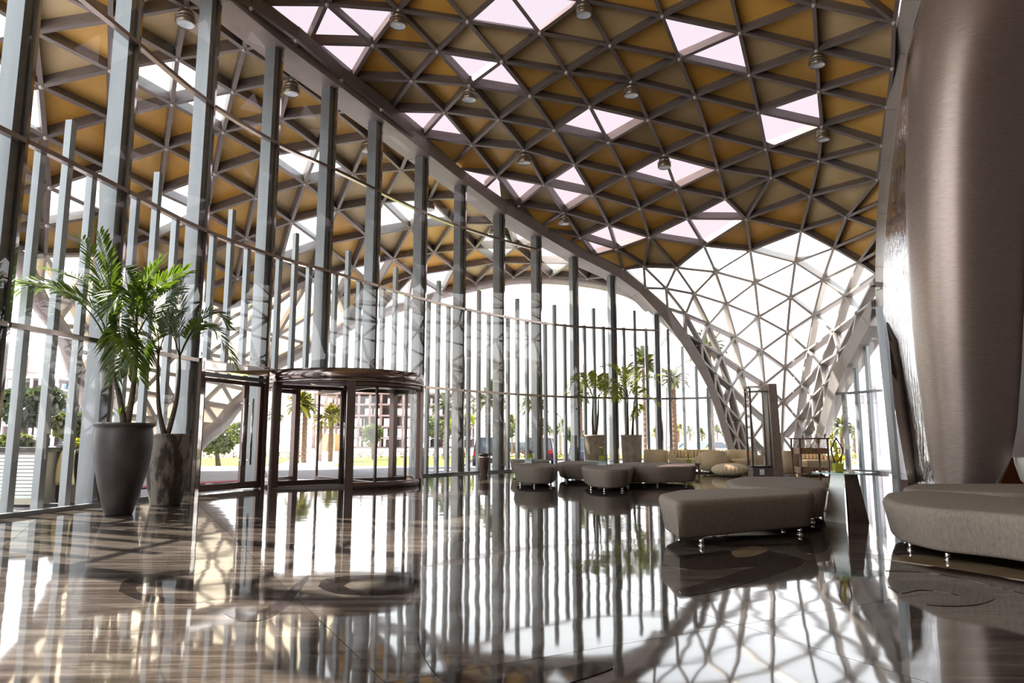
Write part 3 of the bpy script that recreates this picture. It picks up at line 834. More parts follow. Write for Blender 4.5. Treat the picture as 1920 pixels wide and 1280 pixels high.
for i in range(-12, 18):
    for j in range(-12, 18):
        c = U * (i * SL) + V * (j * SL)
        cs = [c + U*a*SL/2 + V*b_*SL/2 for a in (-1, 1) for b_ in (-1, 1)]
        if c.y < -3.5 or c.y > 27 or c.x > 13: continue
        ins = [in_hall(q.x, q.y) for q in cs]
        if not any(ins): continue
        if all(ins):
            o = bpy.data.objects.new('floor_slab', slab_me); COL.objects.link(o); o.parent = floor
            o.matrix_basis = Matrix.Translation(c - Vector(floor.location)) @ Matrix.Rotation(rot_, 4, 'Z'); cnt += 1
        else:                                   # cut by the line of the glass
            poly = []
            sq = [c + U*a*(SL/2-0.002) + V*b_*(SL/2-0.002) for a, b_ in ((-1,-1),(1,-1),(1,1),(-1,1))]
            for k in range(4):
                A, B = sq[k], sq[(k+1) % 4]
                for m_ in range(12): poly.append(A.lerp(B, m_ / 12))
            good = [q for q in poly if in_hall(q.x, q.y)]
            # points of the glass line inside the slab
            fl = [p for p in FAC if abs((p - c).dot(U)) < SL/2 - 0.01 and abs((p - c).dot(V)) < SL/2 - 0.01]
            pts = good + fl
            if len(pts) < 3: continue
            cen = sum((Vector((q.x, q.y, 0)) for q in pts), Vector((0, 0, 0))) / len(pts)
            pts = sorted(pts, key=lambda q: math.atan2(q.y - cen.y, q.x - cen.x)); n = len(pts)
            mb = MB(); mb.add([(q.x, q.y, 0) for q in pts] + [(q.x, q.y, -0.06) for q in pts], [tuple(range(n)), tuple(range(2*n-1, n-1, -1))] + [(k, n+k, n+(k+1) % n, (k+1) % n) for k in range(n)])
            mb.build('floor_slab', M_marble, floor)
MB().box((3, 10, -0.10), (22, 36, 0.06)).build('floor_bed', M_grout, floor)
inlay_n = [0]
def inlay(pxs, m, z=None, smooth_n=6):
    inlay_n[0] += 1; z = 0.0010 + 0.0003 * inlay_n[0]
    P = [onz(*p, 0.0) for p in pxs]
    if smooth_n: P = catmull(P + [P[0]], smooth_n)[:-1]
    if sum(P[i].x*P[i-1].y - P[i-1].x*P[i].y for i in range(len(P))) > 0: P.reverse()
    n = len(P); mb = MB()
    me_v = [(p.x, p.y, z) for p in P] + [(p.x, p.y, -0.01) for p in P]
    mb.add(me_v, [tuple(range(n))] + [(k, n+k, n+(k+1) % n, (k+1) % n) for k in range(n)])
    o = mb.build('stone_inlay', m, floor)
    bm = bmesh.new(); bm.from_mesh(o.data); bmesh.ops.triangulate(bm, faces=[f for f in bm.faces if len(f.verts) > 4]); bm.to_mesh(o.data); bm.free()
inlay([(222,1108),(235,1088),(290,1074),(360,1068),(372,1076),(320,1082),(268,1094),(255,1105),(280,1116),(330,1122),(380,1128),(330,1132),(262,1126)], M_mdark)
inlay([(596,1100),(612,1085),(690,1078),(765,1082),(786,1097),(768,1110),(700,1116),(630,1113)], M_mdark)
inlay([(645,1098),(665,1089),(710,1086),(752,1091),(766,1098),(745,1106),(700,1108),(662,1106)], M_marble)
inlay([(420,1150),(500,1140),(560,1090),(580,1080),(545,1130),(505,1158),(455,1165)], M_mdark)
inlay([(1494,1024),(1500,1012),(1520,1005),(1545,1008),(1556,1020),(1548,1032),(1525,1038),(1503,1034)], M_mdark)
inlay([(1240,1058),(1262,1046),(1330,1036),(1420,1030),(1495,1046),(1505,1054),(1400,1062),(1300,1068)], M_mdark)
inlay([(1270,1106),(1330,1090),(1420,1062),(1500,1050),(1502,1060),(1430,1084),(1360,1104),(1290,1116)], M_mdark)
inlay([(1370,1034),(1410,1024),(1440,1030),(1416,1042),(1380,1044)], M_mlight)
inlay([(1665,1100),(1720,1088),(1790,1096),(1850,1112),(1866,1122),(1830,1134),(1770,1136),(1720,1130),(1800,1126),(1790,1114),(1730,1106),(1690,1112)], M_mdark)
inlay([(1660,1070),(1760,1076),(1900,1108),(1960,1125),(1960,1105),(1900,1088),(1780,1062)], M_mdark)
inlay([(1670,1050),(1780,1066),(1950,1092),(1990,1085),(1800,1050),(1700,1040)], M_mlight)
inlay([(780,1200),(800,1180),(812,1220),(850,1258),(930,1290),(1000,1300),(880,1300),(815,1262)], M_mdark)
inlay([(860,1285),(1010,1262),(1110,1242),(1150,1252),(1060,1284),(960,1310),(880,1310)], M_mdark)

# ---------------------------------------------------------------- walls the photograph only hints at: the dark side and the near end of the hall
M_dark = mottled('dark brown wall', S(92, 76, 72), S(102, 84, 79), 1.2, 0.5)
wr = empty('wall_right', (11, 6, 0), kind='structure', label='dark brown wall at the right edge behind the pillar')
MB().hexa([(10.7,-7,0),(11.0,-7,0),(11.0,14.6,0),(10.7,14.6,0),(10.7,-7,13),(11.0,-7,13),(11.0,14.6,13),(10.7,14.6,13)]).build('wall_panel', M_dark, wr)
MB().hexa([(10.7,14.6,0),(11.0,14.6,0),(12.2,20.2,0),(11.9,20.2,0),(10.7,14.6,13),(11.0,14.6,13),(12.2,20.2,13),(11.9,20.2,13)]).build('wall_panel', M_dark, wr)  # hidden segment added to stop light leaking in behind the pillar
wf = empty('wall_front', (2, -7, 0), kind='structure', label='taupe wall closing the hall behind the viewer')
MB().box((2, -7, 6.5), (18, 0.3, 13)).build('wall_panel', mottled('taupe wall', S(146, 134, 125), S(152, 140, 131), 1.0, 0.6), wf)


# ---------------------------------------------------------------- the sculpted pillar on the right
M_brush = mottled('brushed brown metal', S(146, 132, 124), S(162, 148, 140), 5.0, 0.36, 0.6, scl=(1.5, 1.5, 14), kind='World')
pil = empty('sculpted_pillar', (7.9, 12.4, 0), label='huge organic pillar of brushed brown metal with a polished mirror flank', cat='pillar')
rows_p = [(925,1764,1852,12.3),(905,1761,1862,12.3),(860,1752,1880,12.3),(800,1744,1889,12.3),(700,1731,1894,12.2),(600,1722,1897,12.1),(500,1716,1900,12.0),(400,1712,1904,11.9),(300,1711,1910,11.8),(200,1713,1920,11.7),(120,1718,1945,11.6),(60,1727,1990,11.5),(0,1740,2080,11.4),(-70,1760,2240,11.3),(-140,1790,2420,11.2)]
rings = []
for y, l, r, d in rows_p:
    A, B = aty(l, y, d), aty(r, y, d); c = (A + B) / 2; rx = (B.x - A.x) / 2 * 0.985; ry = min(0.95, rx * 0.9)
    ring = []
    for k in range(48):
        g = 2*math.pi*k/48
        e = 1 + 0.045 * math.cos(3*g + 0.9) - 0.03 * math.cos(5*g)
        cx, sx = math.cos(g), math.sin(g)
        ring.append((c.x + rx * math.copysign(abs(cx)**0.82, cx), c.y + ry * math.copysign(abs(sx)**0.82, sx) * e, max(c.z, 0.0)))
    rings.append(ring)
MB().loft(rings).build('pillar_body', M_brush, pil)
M_mirror = mat('rippled mirror steel', S(226, 224, 226), 0.07, 1.0)
_v = coords(M_mirror, (4.2, 4.2, 0.8), (0, 0, 0), 'World'); _n = noise(M_mirror, 2.6, 3.0, _v, 0.5); bump(M_mirror, _n.outputs[0], 0.9, 0.05)
left_m = [(-80,1772,14.0),(0,1731,14.4),(100,1702,15.2),(200,1686,16.0),(300,1673,16.6),(400,1663,17.0),(500,1657,17.2),(570,1656,17.2),(605,1662,16.6),(640,1679,15.6),(690,1689,15.1),(760,1699,14.7),(820,1706,14.3),(870,1711,14.0),(897,1715,13.9),(912,1722,13.8)]
rt = lambda y: np.interp(y, [r[0] for r in rows_p][::-1], [r[1] for r in rows_p][::-1])
grid_r = []
ys = sorted(set([a for a, _, _ in left_m] + [30,60,150,250,350,450,540,725,790,845]))
for y in ys:
    xl = np.interp(y, [a for a, _, _ in left_m], [q for _, q, _ in left_m]); dl = np.interp(y, [a for a, _, _ in left_m], [q for _, _, q in left_m])
    xr_, dr = rt(y) + 16, 12.5
    row = []
    for k in range(9):
        t = k / 8; P = aty(xl + (xr_ - xl) * t, y, 1.0 / ((1/dl) * (1 - t) + (1/dr) * t)); P = P + Vector((-0.12, 0.05, 0)) * math.sin(math.pi * t)
        row.append((P.x, P.y, max(P.z, 0.0)))
    grid_r.append(row)
b = MB(); vs_ = [p for r in grid_r for p in r]; fs_ = [(i*9+k, (i+1)*9+k, (i+1)*9+k+1, i*9+k+1) for i in range(len(grid_r)-1) for k in range(8)]
b.add(vs_, fs_, True); b.build('mirror_flank', M_mirror, pil)
band_l = [(607,1662,16.2),(640,1667,15.2),(700,1672,14.7),(760,1677,14.2),(800,1684,13.9),(840,1691,13.6),(880,1698,13.5),(905,1703,13.4)]
band_r = [(603,1664,16.5),(640,1681,15.5),(700,1692,15.0),(760,1700,14.6),(800,1705,14.35),(840,1709,14.1),(880,1713,13.9),(905,1717,13.8)]
rr = []
for (y, x, d), (y2, x2, d2_) in zip(band_l, band_r):
    A, B = aty(x, y, d), aty(x2, y2, d2_); o_ = Vector((0.25, 0.25, 0)); m_ = (A + B) / 2 + Vector((-0.04, -0.04, 0))
    rr.append([A, m_, B, B + o_, A + o_ + Vector((0.1, 0, 0))])
MB().loft(rr).build('flank_edge', mottled('satin taupe edge', S(130, 116, 106), S(142, 128, 118), 3, 0.4, 0.3), pil)
fo_ = aty(1708, 905, 14.2)
MB().box((fo_.x, fo_.y, 0.05), (0.28, 0.28, 0.36)).build('edge_foot', M_bronze, pil)
M_orange = mottled('lit orange opening colour', S(170, 100, 44), S(150, 86, 38), 4, 0.5)  # glow of the lit wall in the opening, put into the panel colour
q = [aty(1866, 915, 13.6), aty(1893, 857, 13.6), aty(1990, 872, 13.6), aty(1990, 915, 13.6)]
for v in (q[0], q[3]): v.z = 0
mb = MB(); mb.hexa([q[0], q[3], q[3] + Vector((0, .15, 0)), q[0] + Vector((0, .15, 0)), q[1], q[2], q[2] + Vector((0, .15, 0)), q[1] + Vector((0, .15, 0))])
lp = mb.build_at('lit_opening_panel', M_orange, ((q[0] + q[3]) / 2), label='lit orange opening, coloured onto a flat partition just right of the pillar foot', cat='stand-in panel')
MB().tube([q[0] + Vector((-.01, -.03, 0)), q[1] + Vector((-.01, -.03, 0))], 0.012, 6).build('brass_edge', mat('brass', S(206, 160, 90), 0.25, 1.0), lp)
M_white = mat('white lacquer', S(226, 222, 214), 0.35)
wc = onz(1932, 925); wc = Vector((8.75, 11.9, 0))
wch = empty('tub_chair', tuple(wc), label='white tub chair cut off by the right edge of the picture', cat='chair')
MB().lathe([(0.20, 0.0), (0.24, 0.03), (0.05, 0.08), (0.05, 0.22)], wc, 20).build('pedestal', M_chrome, wch)
MB().lathe([(0.0, 0.22), (0.2, 0.22), (0.3, 0.34), (0.36, 0.6), (0.37, 0.72), (0.34, 0.72), (0.30, 0.5), (0.26, 0.42), (0, 0.42)], wc, 28).build('shell', M_white, wch)

# ---------------------------------------------------------------- upholstery
def weave(name, a, b_):
    m = mottled(name, a, b_, 60.0, 0.85, 0.0, scl=(1, 1, 0.25), kind='World', lo=0.3, hi=0.7, spec=0.15)
    v = coords(m, (1, 1, 0.15), (0, 0, 0), 'World'); n = noise(m, 260, 2, v); bump(m, n.outputs[0], 0.25, 0.004); return m
M_taupe = weave('taupe woven upholstery', S(142, 131, 119), S(118, 108, 98))
M_beige = weave('beige upholstery', S(222, 200, 164), S(210, 188, 150))
M_cream = weave('cream leather', S(222, 204, 172), S(212, 192, 160))
def chaikin(P, k=3):
    for _ in range(k):
        Q = []
        for i in range(len(P)):
            a, b_ = P[i], P[(i+1) % len(P)]
            Q += [a.lerp(b_, 0.25), a.lerp(b_, 0.75)]
        P = Q
    return P
def rounded(P, r, n=7):
    out = []; N_ = len(P)
    for i in range(N_):
        p, a, b_ = P[i], P[i-1], P[(i+1) % N_]
        ra, rb = min(r, (a - p).length*.48), min(r, (b_ - p).length*.48); A = p + (a - p).normalized()*ra; B = p + (b_ - p).normalized()*rb
        for j in range(n):
            t = j/(n-1); out.append(A*(1-t)**2 + p*2*t*(1-t) + B*t*t)
    return out
def offset(P, d):
    n = len(P); out = []
    for i in range(n):
        t = (P[(i+1) % n] - P[i-1]).normalized(); out.append(P[i] + Vector((-t.y, t.x, 0)) * d)
    return out
def ottoman(name, P, z0, z1, label, group, bulge=0.02, legs=6, m=None, k=3, rr=None):
    rr = rr or (0.16 if k == 2 else 0.22)
    P = [Vector((p[0], p[1], 0)) for p in P]
    A = sum(P[i].x*P[(i+1) % len(P)].y - P[(i+1) % len(P)].x*P[i].y for i in range(len(P)))
    if A < 0: P.reverse()                      # counter-clockwise: +d goes inwards
    R = rounded(P, rr); c = sum(R, Vector((0, 0, 0))) / len(R)
    t = empty(name, (c.x, c.y, 0), label=label, cat='ottoman', group=group)
    h = z1 - z0; rings = []
    for z, o in [(z0, 0.085), (z0 + 0.006, 0.062), (z0 + 0.03, 0.05), (z0 + h*0.5, 0.022), (z1 - 0.06, -0.004), (z1 - 0.03, 0.004), (z1 - 0.012, 0.016), (z1 - 0.003, 0.034), (z1, 0.055), (z1 + 0.004, 0.2), (z1 + 0.006, 0.5)]:
        Q = offset(R, o) if o < 0.15 else [p.lerp(c, o) for p in offset(R, 0.055)]
        rings.append([(p.x, p.y, z) for p in Q])
    MB().loft(rings).build('cushion_body', m or M_taupe, t)
    Q = offset(R, 0.016); mb = MB(); mb.tube([(p.x, p.y, z1 - 0.03) for p in Q + Q[:2]], 0.006, 5, cap=False); mb.build('piping', m or M_taupe, t)
    for i in range(legs):
        p = R[int(i * len(R) / legs + 1) % len(R)].lerp(c, 0.22)
        mb = MB(); mb.tube([(p.x, p.y, 0.0), (p.x, p.y, z0 + 0.01)], 0.022, 12); mb.lathe([(0.03, 0), (0.03, 0.012), (0.022, 0.014)], p, 12)
        mb.build('leg', M_chrome, t)
    return t
zt = 0.44
T = lambda *q: [onz(x, y, zt) for x, y in q]
ottoman('ottoman', T((1232,925.5),(1264,940),(1400,931.5),(1529,924),(1520,918),(1480,914),(1275,917)), 0.085, zt, 'large taupe angular bench ottoman in the foreground middle right', None, 0.025, 4, k=2)
ottoman('ottoman', T((1360,899),(1390,893),(1510,893),(1552,902),(1548,914),(1440,914),(1372,909)), 0.085, zt, 'long taupe bench ottoman right behind the large foreground one', None, 0.02, 6, k=2)
ottoman('ottoman', T((1653,931),(1662,922),(1720,918),(1840,926),(2010,944),(2200,975),(2000,975),(1860,960),(1740,952),(1672,941)), 0.085, zt, 'biggest taupe curved ottoman, cut off by the right edge', None, 0.03, 7, k=2)
ottoman('ottoman', T((1690,913),(1712,906),(1850,906),(2050,907),(2100,925),(1900,924),(1760,918),(1706,917)), 0.085, zt, 'low taupe ottoman in front of the pillar foot, behind the biggest one', None, 0.02, 7, k=2)
back = 'small taupe ottomans grouped before the far glass'
ottoman('ottoman', T((962,869.5),(990,866),(1025,867),(1047,870),(1040,874.5),(1000,875),(968,873.5)), 0.08, zt, 'small round-cornered taupe ottoman second from the left in the far group', back, 0.03, 5)
ottoman('ottoman', T((956,861.5),(985,860),(1020,860.5),(1032,862.5),(1010,864.5),(962,864)), 0.08, zt, 'taupe ottoman mostly hidden behind the left glass side table', back, 0.03, 5)
ottoman('ottoman', T((1044,866),(1062,863.5),(1110,864),(1128,866),(1115,869.5),(1056,869.5)), 0.08, zt, 'taupe ottoman half hidden behind the small front one of the far group', back, 0.03, 5)
ottoman('ottoman', T((1089,873),(1110,869.5),(1165,870),(1189,873.5),(1178,879),(1135,880),(1100,878)), 0.08, zt, 'small taupe ottoman at the front of the far group, below the vase of yellow orchids', back, 0.03, 6)
ottoman('ottoman', T((1148,868.5),(1180,866),(1250,866.3),(1304,868.5),(1306,872.5),(1240,873.8),(1160,873)), 0.08, zt, 'long low taupe bench ottoman under the right far potted palm', back, 0.02, 6)

# tufted pouf
pc = onz(1370, 892); pf = empty('pouf', tuple(pc), label='cream pleated round floor pouf beside the glass display column', cat='pouf')
rings = []
for z, r in [(0.0, 0.24), (0.02, 0.36), (0.08, 0.47), (0.16, 0.52), (0.24, 0.49), (0.31, 0.38), (0.345, 0.22), (0.352, 0.06)]:
    rings.append([(pc.x + r*(1 + 0.035*abs(math.sin(14*g)) - 0.02)*math.cos(g), pc.y + r*(1 + 0.035*abs(math.sin(14*g)) - 0.02)*math.sin(g), z) for g in [2*math.pi*k/112 for k in range(112)]])
MB().loft(rings).build('cushion', M_cream, pf)
for k in range(28):
    g = math.pi * k / 14
    mb = MB(); mb.tube([(pc.x + r*math.cos(g), pc.y + r*math.sin(g), z) for z, r in [(0.02, .355), (.08, .462), (.16, .512), (.24, .482), (.31, .374), (.345, .216), (.354, .05)]], 0.005, 4, cap=False)
    mb.build('seam', M_beige, pf)
MB().sphere((pc.x, pc.y, 0.352), (0.035, 0.035, 0.012), 12, 6).build('button', M_beige, pf)

# armchairs and sofas by the far glass
def armchair(loc, rz, label, s=1.0):
    t = empty('armchair', loc, rz, label=label, cat='armchair', group='beige lounge chairs by the far glass')
    mb = MB(); ro, ri = [], []
    def P(r, a, z): return (r*s*math.cos(a), r*s*math.sin(a), z*s)
    rings = []
    for k in range(25):                        # wraps round the back (+y side is the back)
        a = math.radians(-25 + 230 * k / 24); f_ = abs(a - math.pi/2) / math.radians(115); h = 0.70 - 0.13 * f_**2.2
        rings.append([P(0.33, a, 0.12), P(0.40, a, 0.10), P(0.415, a, h*0.6), P(0.44, a, h - 0.02), P(0.425, a, h), P(0.375, a, h), P(0.355, a, h - 0.03), P(0.335, a, h*0.6)])
    mb.loft(rings); mb.build('back_shell', M_beige, t, world=False)
    mb = MB(); mb.loft([[P(r, 2*math.pi*k/28, z) for k in range(28)] for z, r in [(0.2, .30), (.22, .325), (.37, .33), (.40, .31), (.41, .25)]]); mb.build('seat_cushion', M_beige, t, world=False)
    mb = MB(); mb.loft([[P(r, 2*math.pi*k/28, z) for k in range(28)] for z, r in [(0.07, .30), (.2, .335)]]); mb.build('seat_base', M_beige, t, world=False)
    for sx in (-1, 1):
        mb = MB(); mb.box((sx*0.38*s, -0.14*s, 0.31*s), (0.12*s, 0.40*s, 0.40*s)); mb.build('arm', M_beige, t, world=False)
        for sy in (-1, 1):
            mb = MB(); mb.tube([(sx*0.24*s, sy*0.22*s, 0), (sx*0.24*s, sy*0.22*s, 0.1*s)], 0.018, 10); mb.build('leg', M_chrome, t, world=False)
    return t
def gp(x, y): p = onz(x, y); return (p.x, p.y, 0)
armchair(gp(1337, 887), math.pi + 0.1, 'beige tub armchair seen from behind, left of the cream pouf', 0.98)
armchair(gp(1389, 885), -0.25, 'beige armchair facing the hall behind the cream pouf', 1.0)
armchair(gp(1232, 881), math.pi - 0.5, 'beige armchair farthest left, right of the far potted palms', 1.0)
armchair(gp(1470, 892), math.pi - 0.1, 'beige tub armchair seen from behind between display column and bamboo rack', 1.02)
def sofa(x0, x1, d, label, nseat, arm_l=True, arm_r=True):
    A, B = aty(x0, 860, d), aty(x1, 860, d); wd = B.x - A.x; cx = (A.x + B.x) / 2
    t = empty('sofa', (cx, d, 0), label=label, cat='sofa', group='beige sofas by the far glass')
    MB().box((cx, d, 0.19), (wd, 0.78, 0.2)).build('frame', M_beige, t)
    for k in range(nseat):
        w_ = wd / nseat; x = A.x + w_ * (k + 0.5)
        mb = MB(); mb.loft([[(x + sx*(w_/2 - i_), d - 0.06 + sy*(0.33 - i_), z) for sx, sy in ((-1,-1),(1,-1),(1,1),(-1,1))] for z, i_ in [(.29, .02), (.31, .005), (.39, .005), (.415, .03)]], smooth=False); mb.build('seat_cushion', M_beige, t)
        n = max(4, int(w_ / 0.10))
        for j in range(n):                     # upright channels of the back
            xx = x - w_/2 + w_ * (j + 0.5) / n; r = w_ / n / 2
            mb = MB(); mb.loft([[(xx + r*math.cos(g), d + 0.30 - 0.07*max(0, math.sin(g))*1.0 + (0.06 if math.sin(g) <= 0 else 0), z) for g in [math.pi*q/6 for q in range(7)] + [1.4*math.pi, 1.6*math.pi]] for z in (0.40, 0.64, 0.67)]); mb.build('back_channel', M_cream if nseat == 1 else M_beige, t)
    MB().box((cx, d + 0.36, 0.36), (wd + 0.04, 0.12, 0.66)).build('backrest', M_beige, t)
    for on, x in ((arm_l, A.x - 0.07), (arm_r, B.x + 0.07)):
        if on: MB().box((x, d - 0.02, 0.30), (0.14, 0.76, 0.46)).build('arm', M_beige, t)
    for sx in (-1, 1):
        for sy in (-1, 1): MB().box((cx + sx*(wd/2 - 0.08), d + sy*0.32, 0.05), (0.05, 0.05, 0.10)).build('leg', M_bronze, t)
sofa(1262, 1412, 23.6, 'long beige channel-backed sofa along the far glass under the date palms', 3)
sofa(1503, 1552, 21.6, 'short cream channel-backed sofa seen through the bamboo rack', 1, False, True)

# ---------------------------------------------------------------- side tables, vases
M_tglass = glass('table glass', (0.88, 0.95, 0.94, 1), 1.5)
M_tedge = mat('glass edge', S(150, 190, 186), 0.1)
M_wlac = mat('pale lacquer', S(236, 241, 239), 0.2)
M_brn = mottled('brown lacquer', S(92, 74, 68), S(80, 64, 58), 6, 0.25)
M_brn2 = mottled('light brown lacquer', S(122, 104, 92), S(110, 92, 80), 6, 0.3)
def glass_table(name, c, r, z, rb, rt_, label, rot=0.4, group=None):
    t = empty(name, (c.x, c.y, 0), label=label, cat='table', group=group)
    mb = MB(); mb.lathe([(0.0, z - 0.014), (r, z - 0.014)], c, 40); mb.lathe([(r, z), (0.0, z)], c, 40); top = mb.build('table_top', M_tglass, t)
    MB().lathe([(r, z - 0.014), (r + 0.003, z - 0.007), (r, z)], c, 40).build('glass_rim', M_tedge, top)
    for k in range(4):
        a0, a1 = rot + k*math.pi/2 + 0.08, rot + (k+1)*math.pi/2 - 0.08; p = []
        for z_, rr_ in ((0.0, rb), (z - 0.016, rt_)):
            for a in (a0, a1):
                for q in (1.0, 0.86): p.append(Vector((c.x + rr_*q*math.cos(a), c.y + rr_*q*math.sin(a), z_)))
        mb = MB(); mb.hexa([p[0], p[2], p[3], p[1], p[4], p[6], p[7], p[5]]); mb.build('base_panel', [M_wlac, M_brn, M_brn2, M_wlac][k], t)
    return t
gc = onz(1595, 979); gc = Vector((gc.x, gc.y + 0.1, 0))
glass_table('glass_table', gc, 0.365, 0.605, 0.25, 0.15, 'round glass table on a splayed white and brown panel base, right of the large ottoman', 2.75)
t1c = aty(993, 870, 17.6); t2c = aty(1129, 870, 16.0)
glass_table('side_table', Vector((t1c.x, t1c.y, 0)), 0.36, 0.55, 0.16, 0.13, 'round glass side table with a brown base, left one of the far pair', 3.6, 'far glass side tables')
glass_table('side_table', Vector((t2c.x, t2c.y, 0)), 0.37, 0.555, 0.16, 0.13, 'round glass side table carrying yellow orchids, right one of the far pair', 3.9, 'far glass side tables')
M_leaf = mat('green leaf', S(92, 116, 40), 0.45)
M_yel = mat('yellow petals', S(226, 204, 60), 0.6)
M_ivory = mat('ivory petals', S(240, 232, 190), 0.6)
M_vase = glass('vase glass', (0.9, 0.96, 0.95, 1), 1.5)
M_moss = mottled('yellow moss', S(196, 184, 44), S(150, 150, 30), 30, 0.8)
def flower_vase(c, z, s, label, kind):
    rr_ = random.Random(int(c.x*100)); t = empty('flower_vase', (c.x, c.y, z), label=label, cat='vase', group=None)
    h = 0.12*s; a = 0.055*s
    mb = MB(); mb.box((c.x, c.y, z + h/2), (2*a, 2*a, h)); mb.f = [f for i, f in enumerate(mb.f) if i != 1]; mb.sm = mb.sm[:-1]; mb.mi = mb.mi[:-1]; mb.build('glass_cube', M_vase, t)
    MB().box((c.x, c.y, z + h*0.4), (1.8*a, 1.8*a, h*0.72)).build('filling', M_moss, t)
    for k in range(5):
        g = rr_.uniform(0, 6.28); top = Vector((c.x + 0.05*s*math.cos(g), c.y + 0.05*s*math.sin(g), z + h + s*rr_.uniform(0.10, 0.26)))
        mb = MB(); mb.tube([(c.x, c.y, z + h*0.7), (c.x + 0.02*s*math.cos(g), c.y + 0.02*s*math.sin(g), z + h + 0.06*s), top], 0.004*s, 5); st = mb.build('stem', M_leaf, t)
        mb = MB()
        for q in range(7):
            a2 = rr_.uniform(0, 6.28); d_ = Vector((math.cos(a2), math.sin(a2), rr_.uniform(-.2, .8))).normalized() * 0.035*s; n_ = d_.cross(Vector((0, 0, 1))).normalized() * 0.014*s
            mb.add([top, top + d_*0.5 + n_, top + d_, top + d_*0.5 - n_], [(0, 1, 2, 3)])
        mb.build('blossom', M_yel if k % 2 else M_ivory, st)
    for k in range(11):
        g = 2*math.pi*k/11; d_ = Vector((math.cos(g), math.sin(g), 0.55)) * 0.08*s; n_ = Vector((-math.sin(g), math.cos(g), 0)) * 0.022*s; b0 = Vector((c.x, c.y, z + h*0.95))
        mb = MB(); mb.add([b0 - n_*.4, b0 + n_*.4, b0 + d_*.6 + n_ + Vector((0,0,.01*s)), b0 + d_, b0 + d_*.6 - n_ + Vector((0,0,.01*s))], [(0,1,2,3,4)]); mb.build('leaf', M_yel if kind and k % 2 else M_leaf, t)
    return t
flower_vase(Vector((t1c.x + .03, t1c.y, 0)), 0.55, 1.15, 'glass cube vase of brownish orchids on the left far side table', 0)
flower_vase(Vector((t2c.x - .02, t2c.y - .1, 0)), 0.555, 1.2, 'glass cube vase of yellow and ivory orchids on the right far side table', 1)
v3 = Vector((gc.x - 0.06, gc.y + 0.02, 0))
sv = aty(1291, 862, 22.15); flower_vase(Vector((sv.x, sv.y, 0)), 0.30, 1.2, 'small glass vase of yellow flowers in front of the long far sofa', 1)
lt = empty('coffee_table', (sv.x, sv.y, 0), label='low dark table under the small vase before the long sofa', cat='table')
MB().box((sv.x, sv.y, 0.285), (0.6, 0.5, 0.03)).build('table_top', M_brn, lt)
for sx in (-1, 1):
    for sy in (-1, 1): MB().box((sv.x + sx*.25, sv.y + sy*.2, 0.135), (0.04, 0.04, 0.27)).build('leg', M_brn, lt)
# terrarium on the glass table: a glass cube of yellow succulents with a black wire diamond
te = empty('terrarium', (v3.x, v3.y, 0.605), label='yellow succulent in a glass cube under a black wire diamond on the glass table', cat='terrarium')
mb = MB(); mb.box((v3.x, v3.y, 0.605 + 0.065), (0.115, 0.115, 0.13)); mb.f = [f for i, f in enumerate(mb.f) if i != 1]; mb.sm = mb.sm[:-1]; mb.mi = mb.mi[:-1]; mb.build('glass_cube', M_vase, te)
MB().box((v3.x, v3.y, 0.66), (0.10, 0.10, 0.10)).build('filling', M_moss, te)
for k in range(16):
    g = 2*math.pi*k/8 + (k > 7)*.4; e_ = 0.5 if k < 8 else 1.3; d_ = Vector((math.cos(g), math.sin(g), e_)).normalized()*0.10; n_ = Vector((-math.sin(g), math.cos(g), 0))*0.02; b0 = Vector((v3.x, v3.y, 0.725))
    MB().add([b0 - n_*.6, b0 + n_*.6, b0 + d_*.6 + n_, b0 + d_, b0 + d_*.6 - n_], [(0,1,2,3,4)]).build('succulent_leaf', M_yel, te)
MB().tube([(v3.x, v3.y, .74), (v3.x - .01, v3.y, .85), (v3.x - .03, v3.y, .97)], [0.02, 0.016, 0.03], 8).build('stem', M_moss, te)
W = []; mid = 0.885; hw = 0.098
top_ = Vector((v3.x, v3.y, 1.03)); bot = Vector((v3.x, v3.y, 0.70))
for k in range(4):
    g = 0.35 + k*math.pi/2; m_ = Vector((v3.x + hw*math.cos(g), v3.y + hw*math.sin(g), mid)); lo_ = Vector((v3.x + .05*math.cos(g), v3.y + .05*math.sin(g), 0.72))
    mb = MB(); mb.tube([top_, m_], 0.008, 6); mb.tube([m_, lo_], 0.008, 6); mb.build('wire', M_black, te)
mb = MB(); mb.tube([top_ + Vector((-.025, 0, .012)), top_, top_ + Vector((.025, 0, .014))], 0.004, 6); mb.build('wire_tip', M_black, te)
mt = empty('menu_stand', (gc.x + .03, gc.y - .14, .605), label='folded white card lying on the glass table before the terrarium', cat='card')
MB().box((gc.x + .03, gc.y - .14, .608), (0.13, 0.08, 0.006), 0.2).build('card_base', M_white, mt); MB().box((gc.x + .03, gc.y - .12, .625), (0.12, 0.004, 0.03), 0.2).build('card_face', M_white, mt)

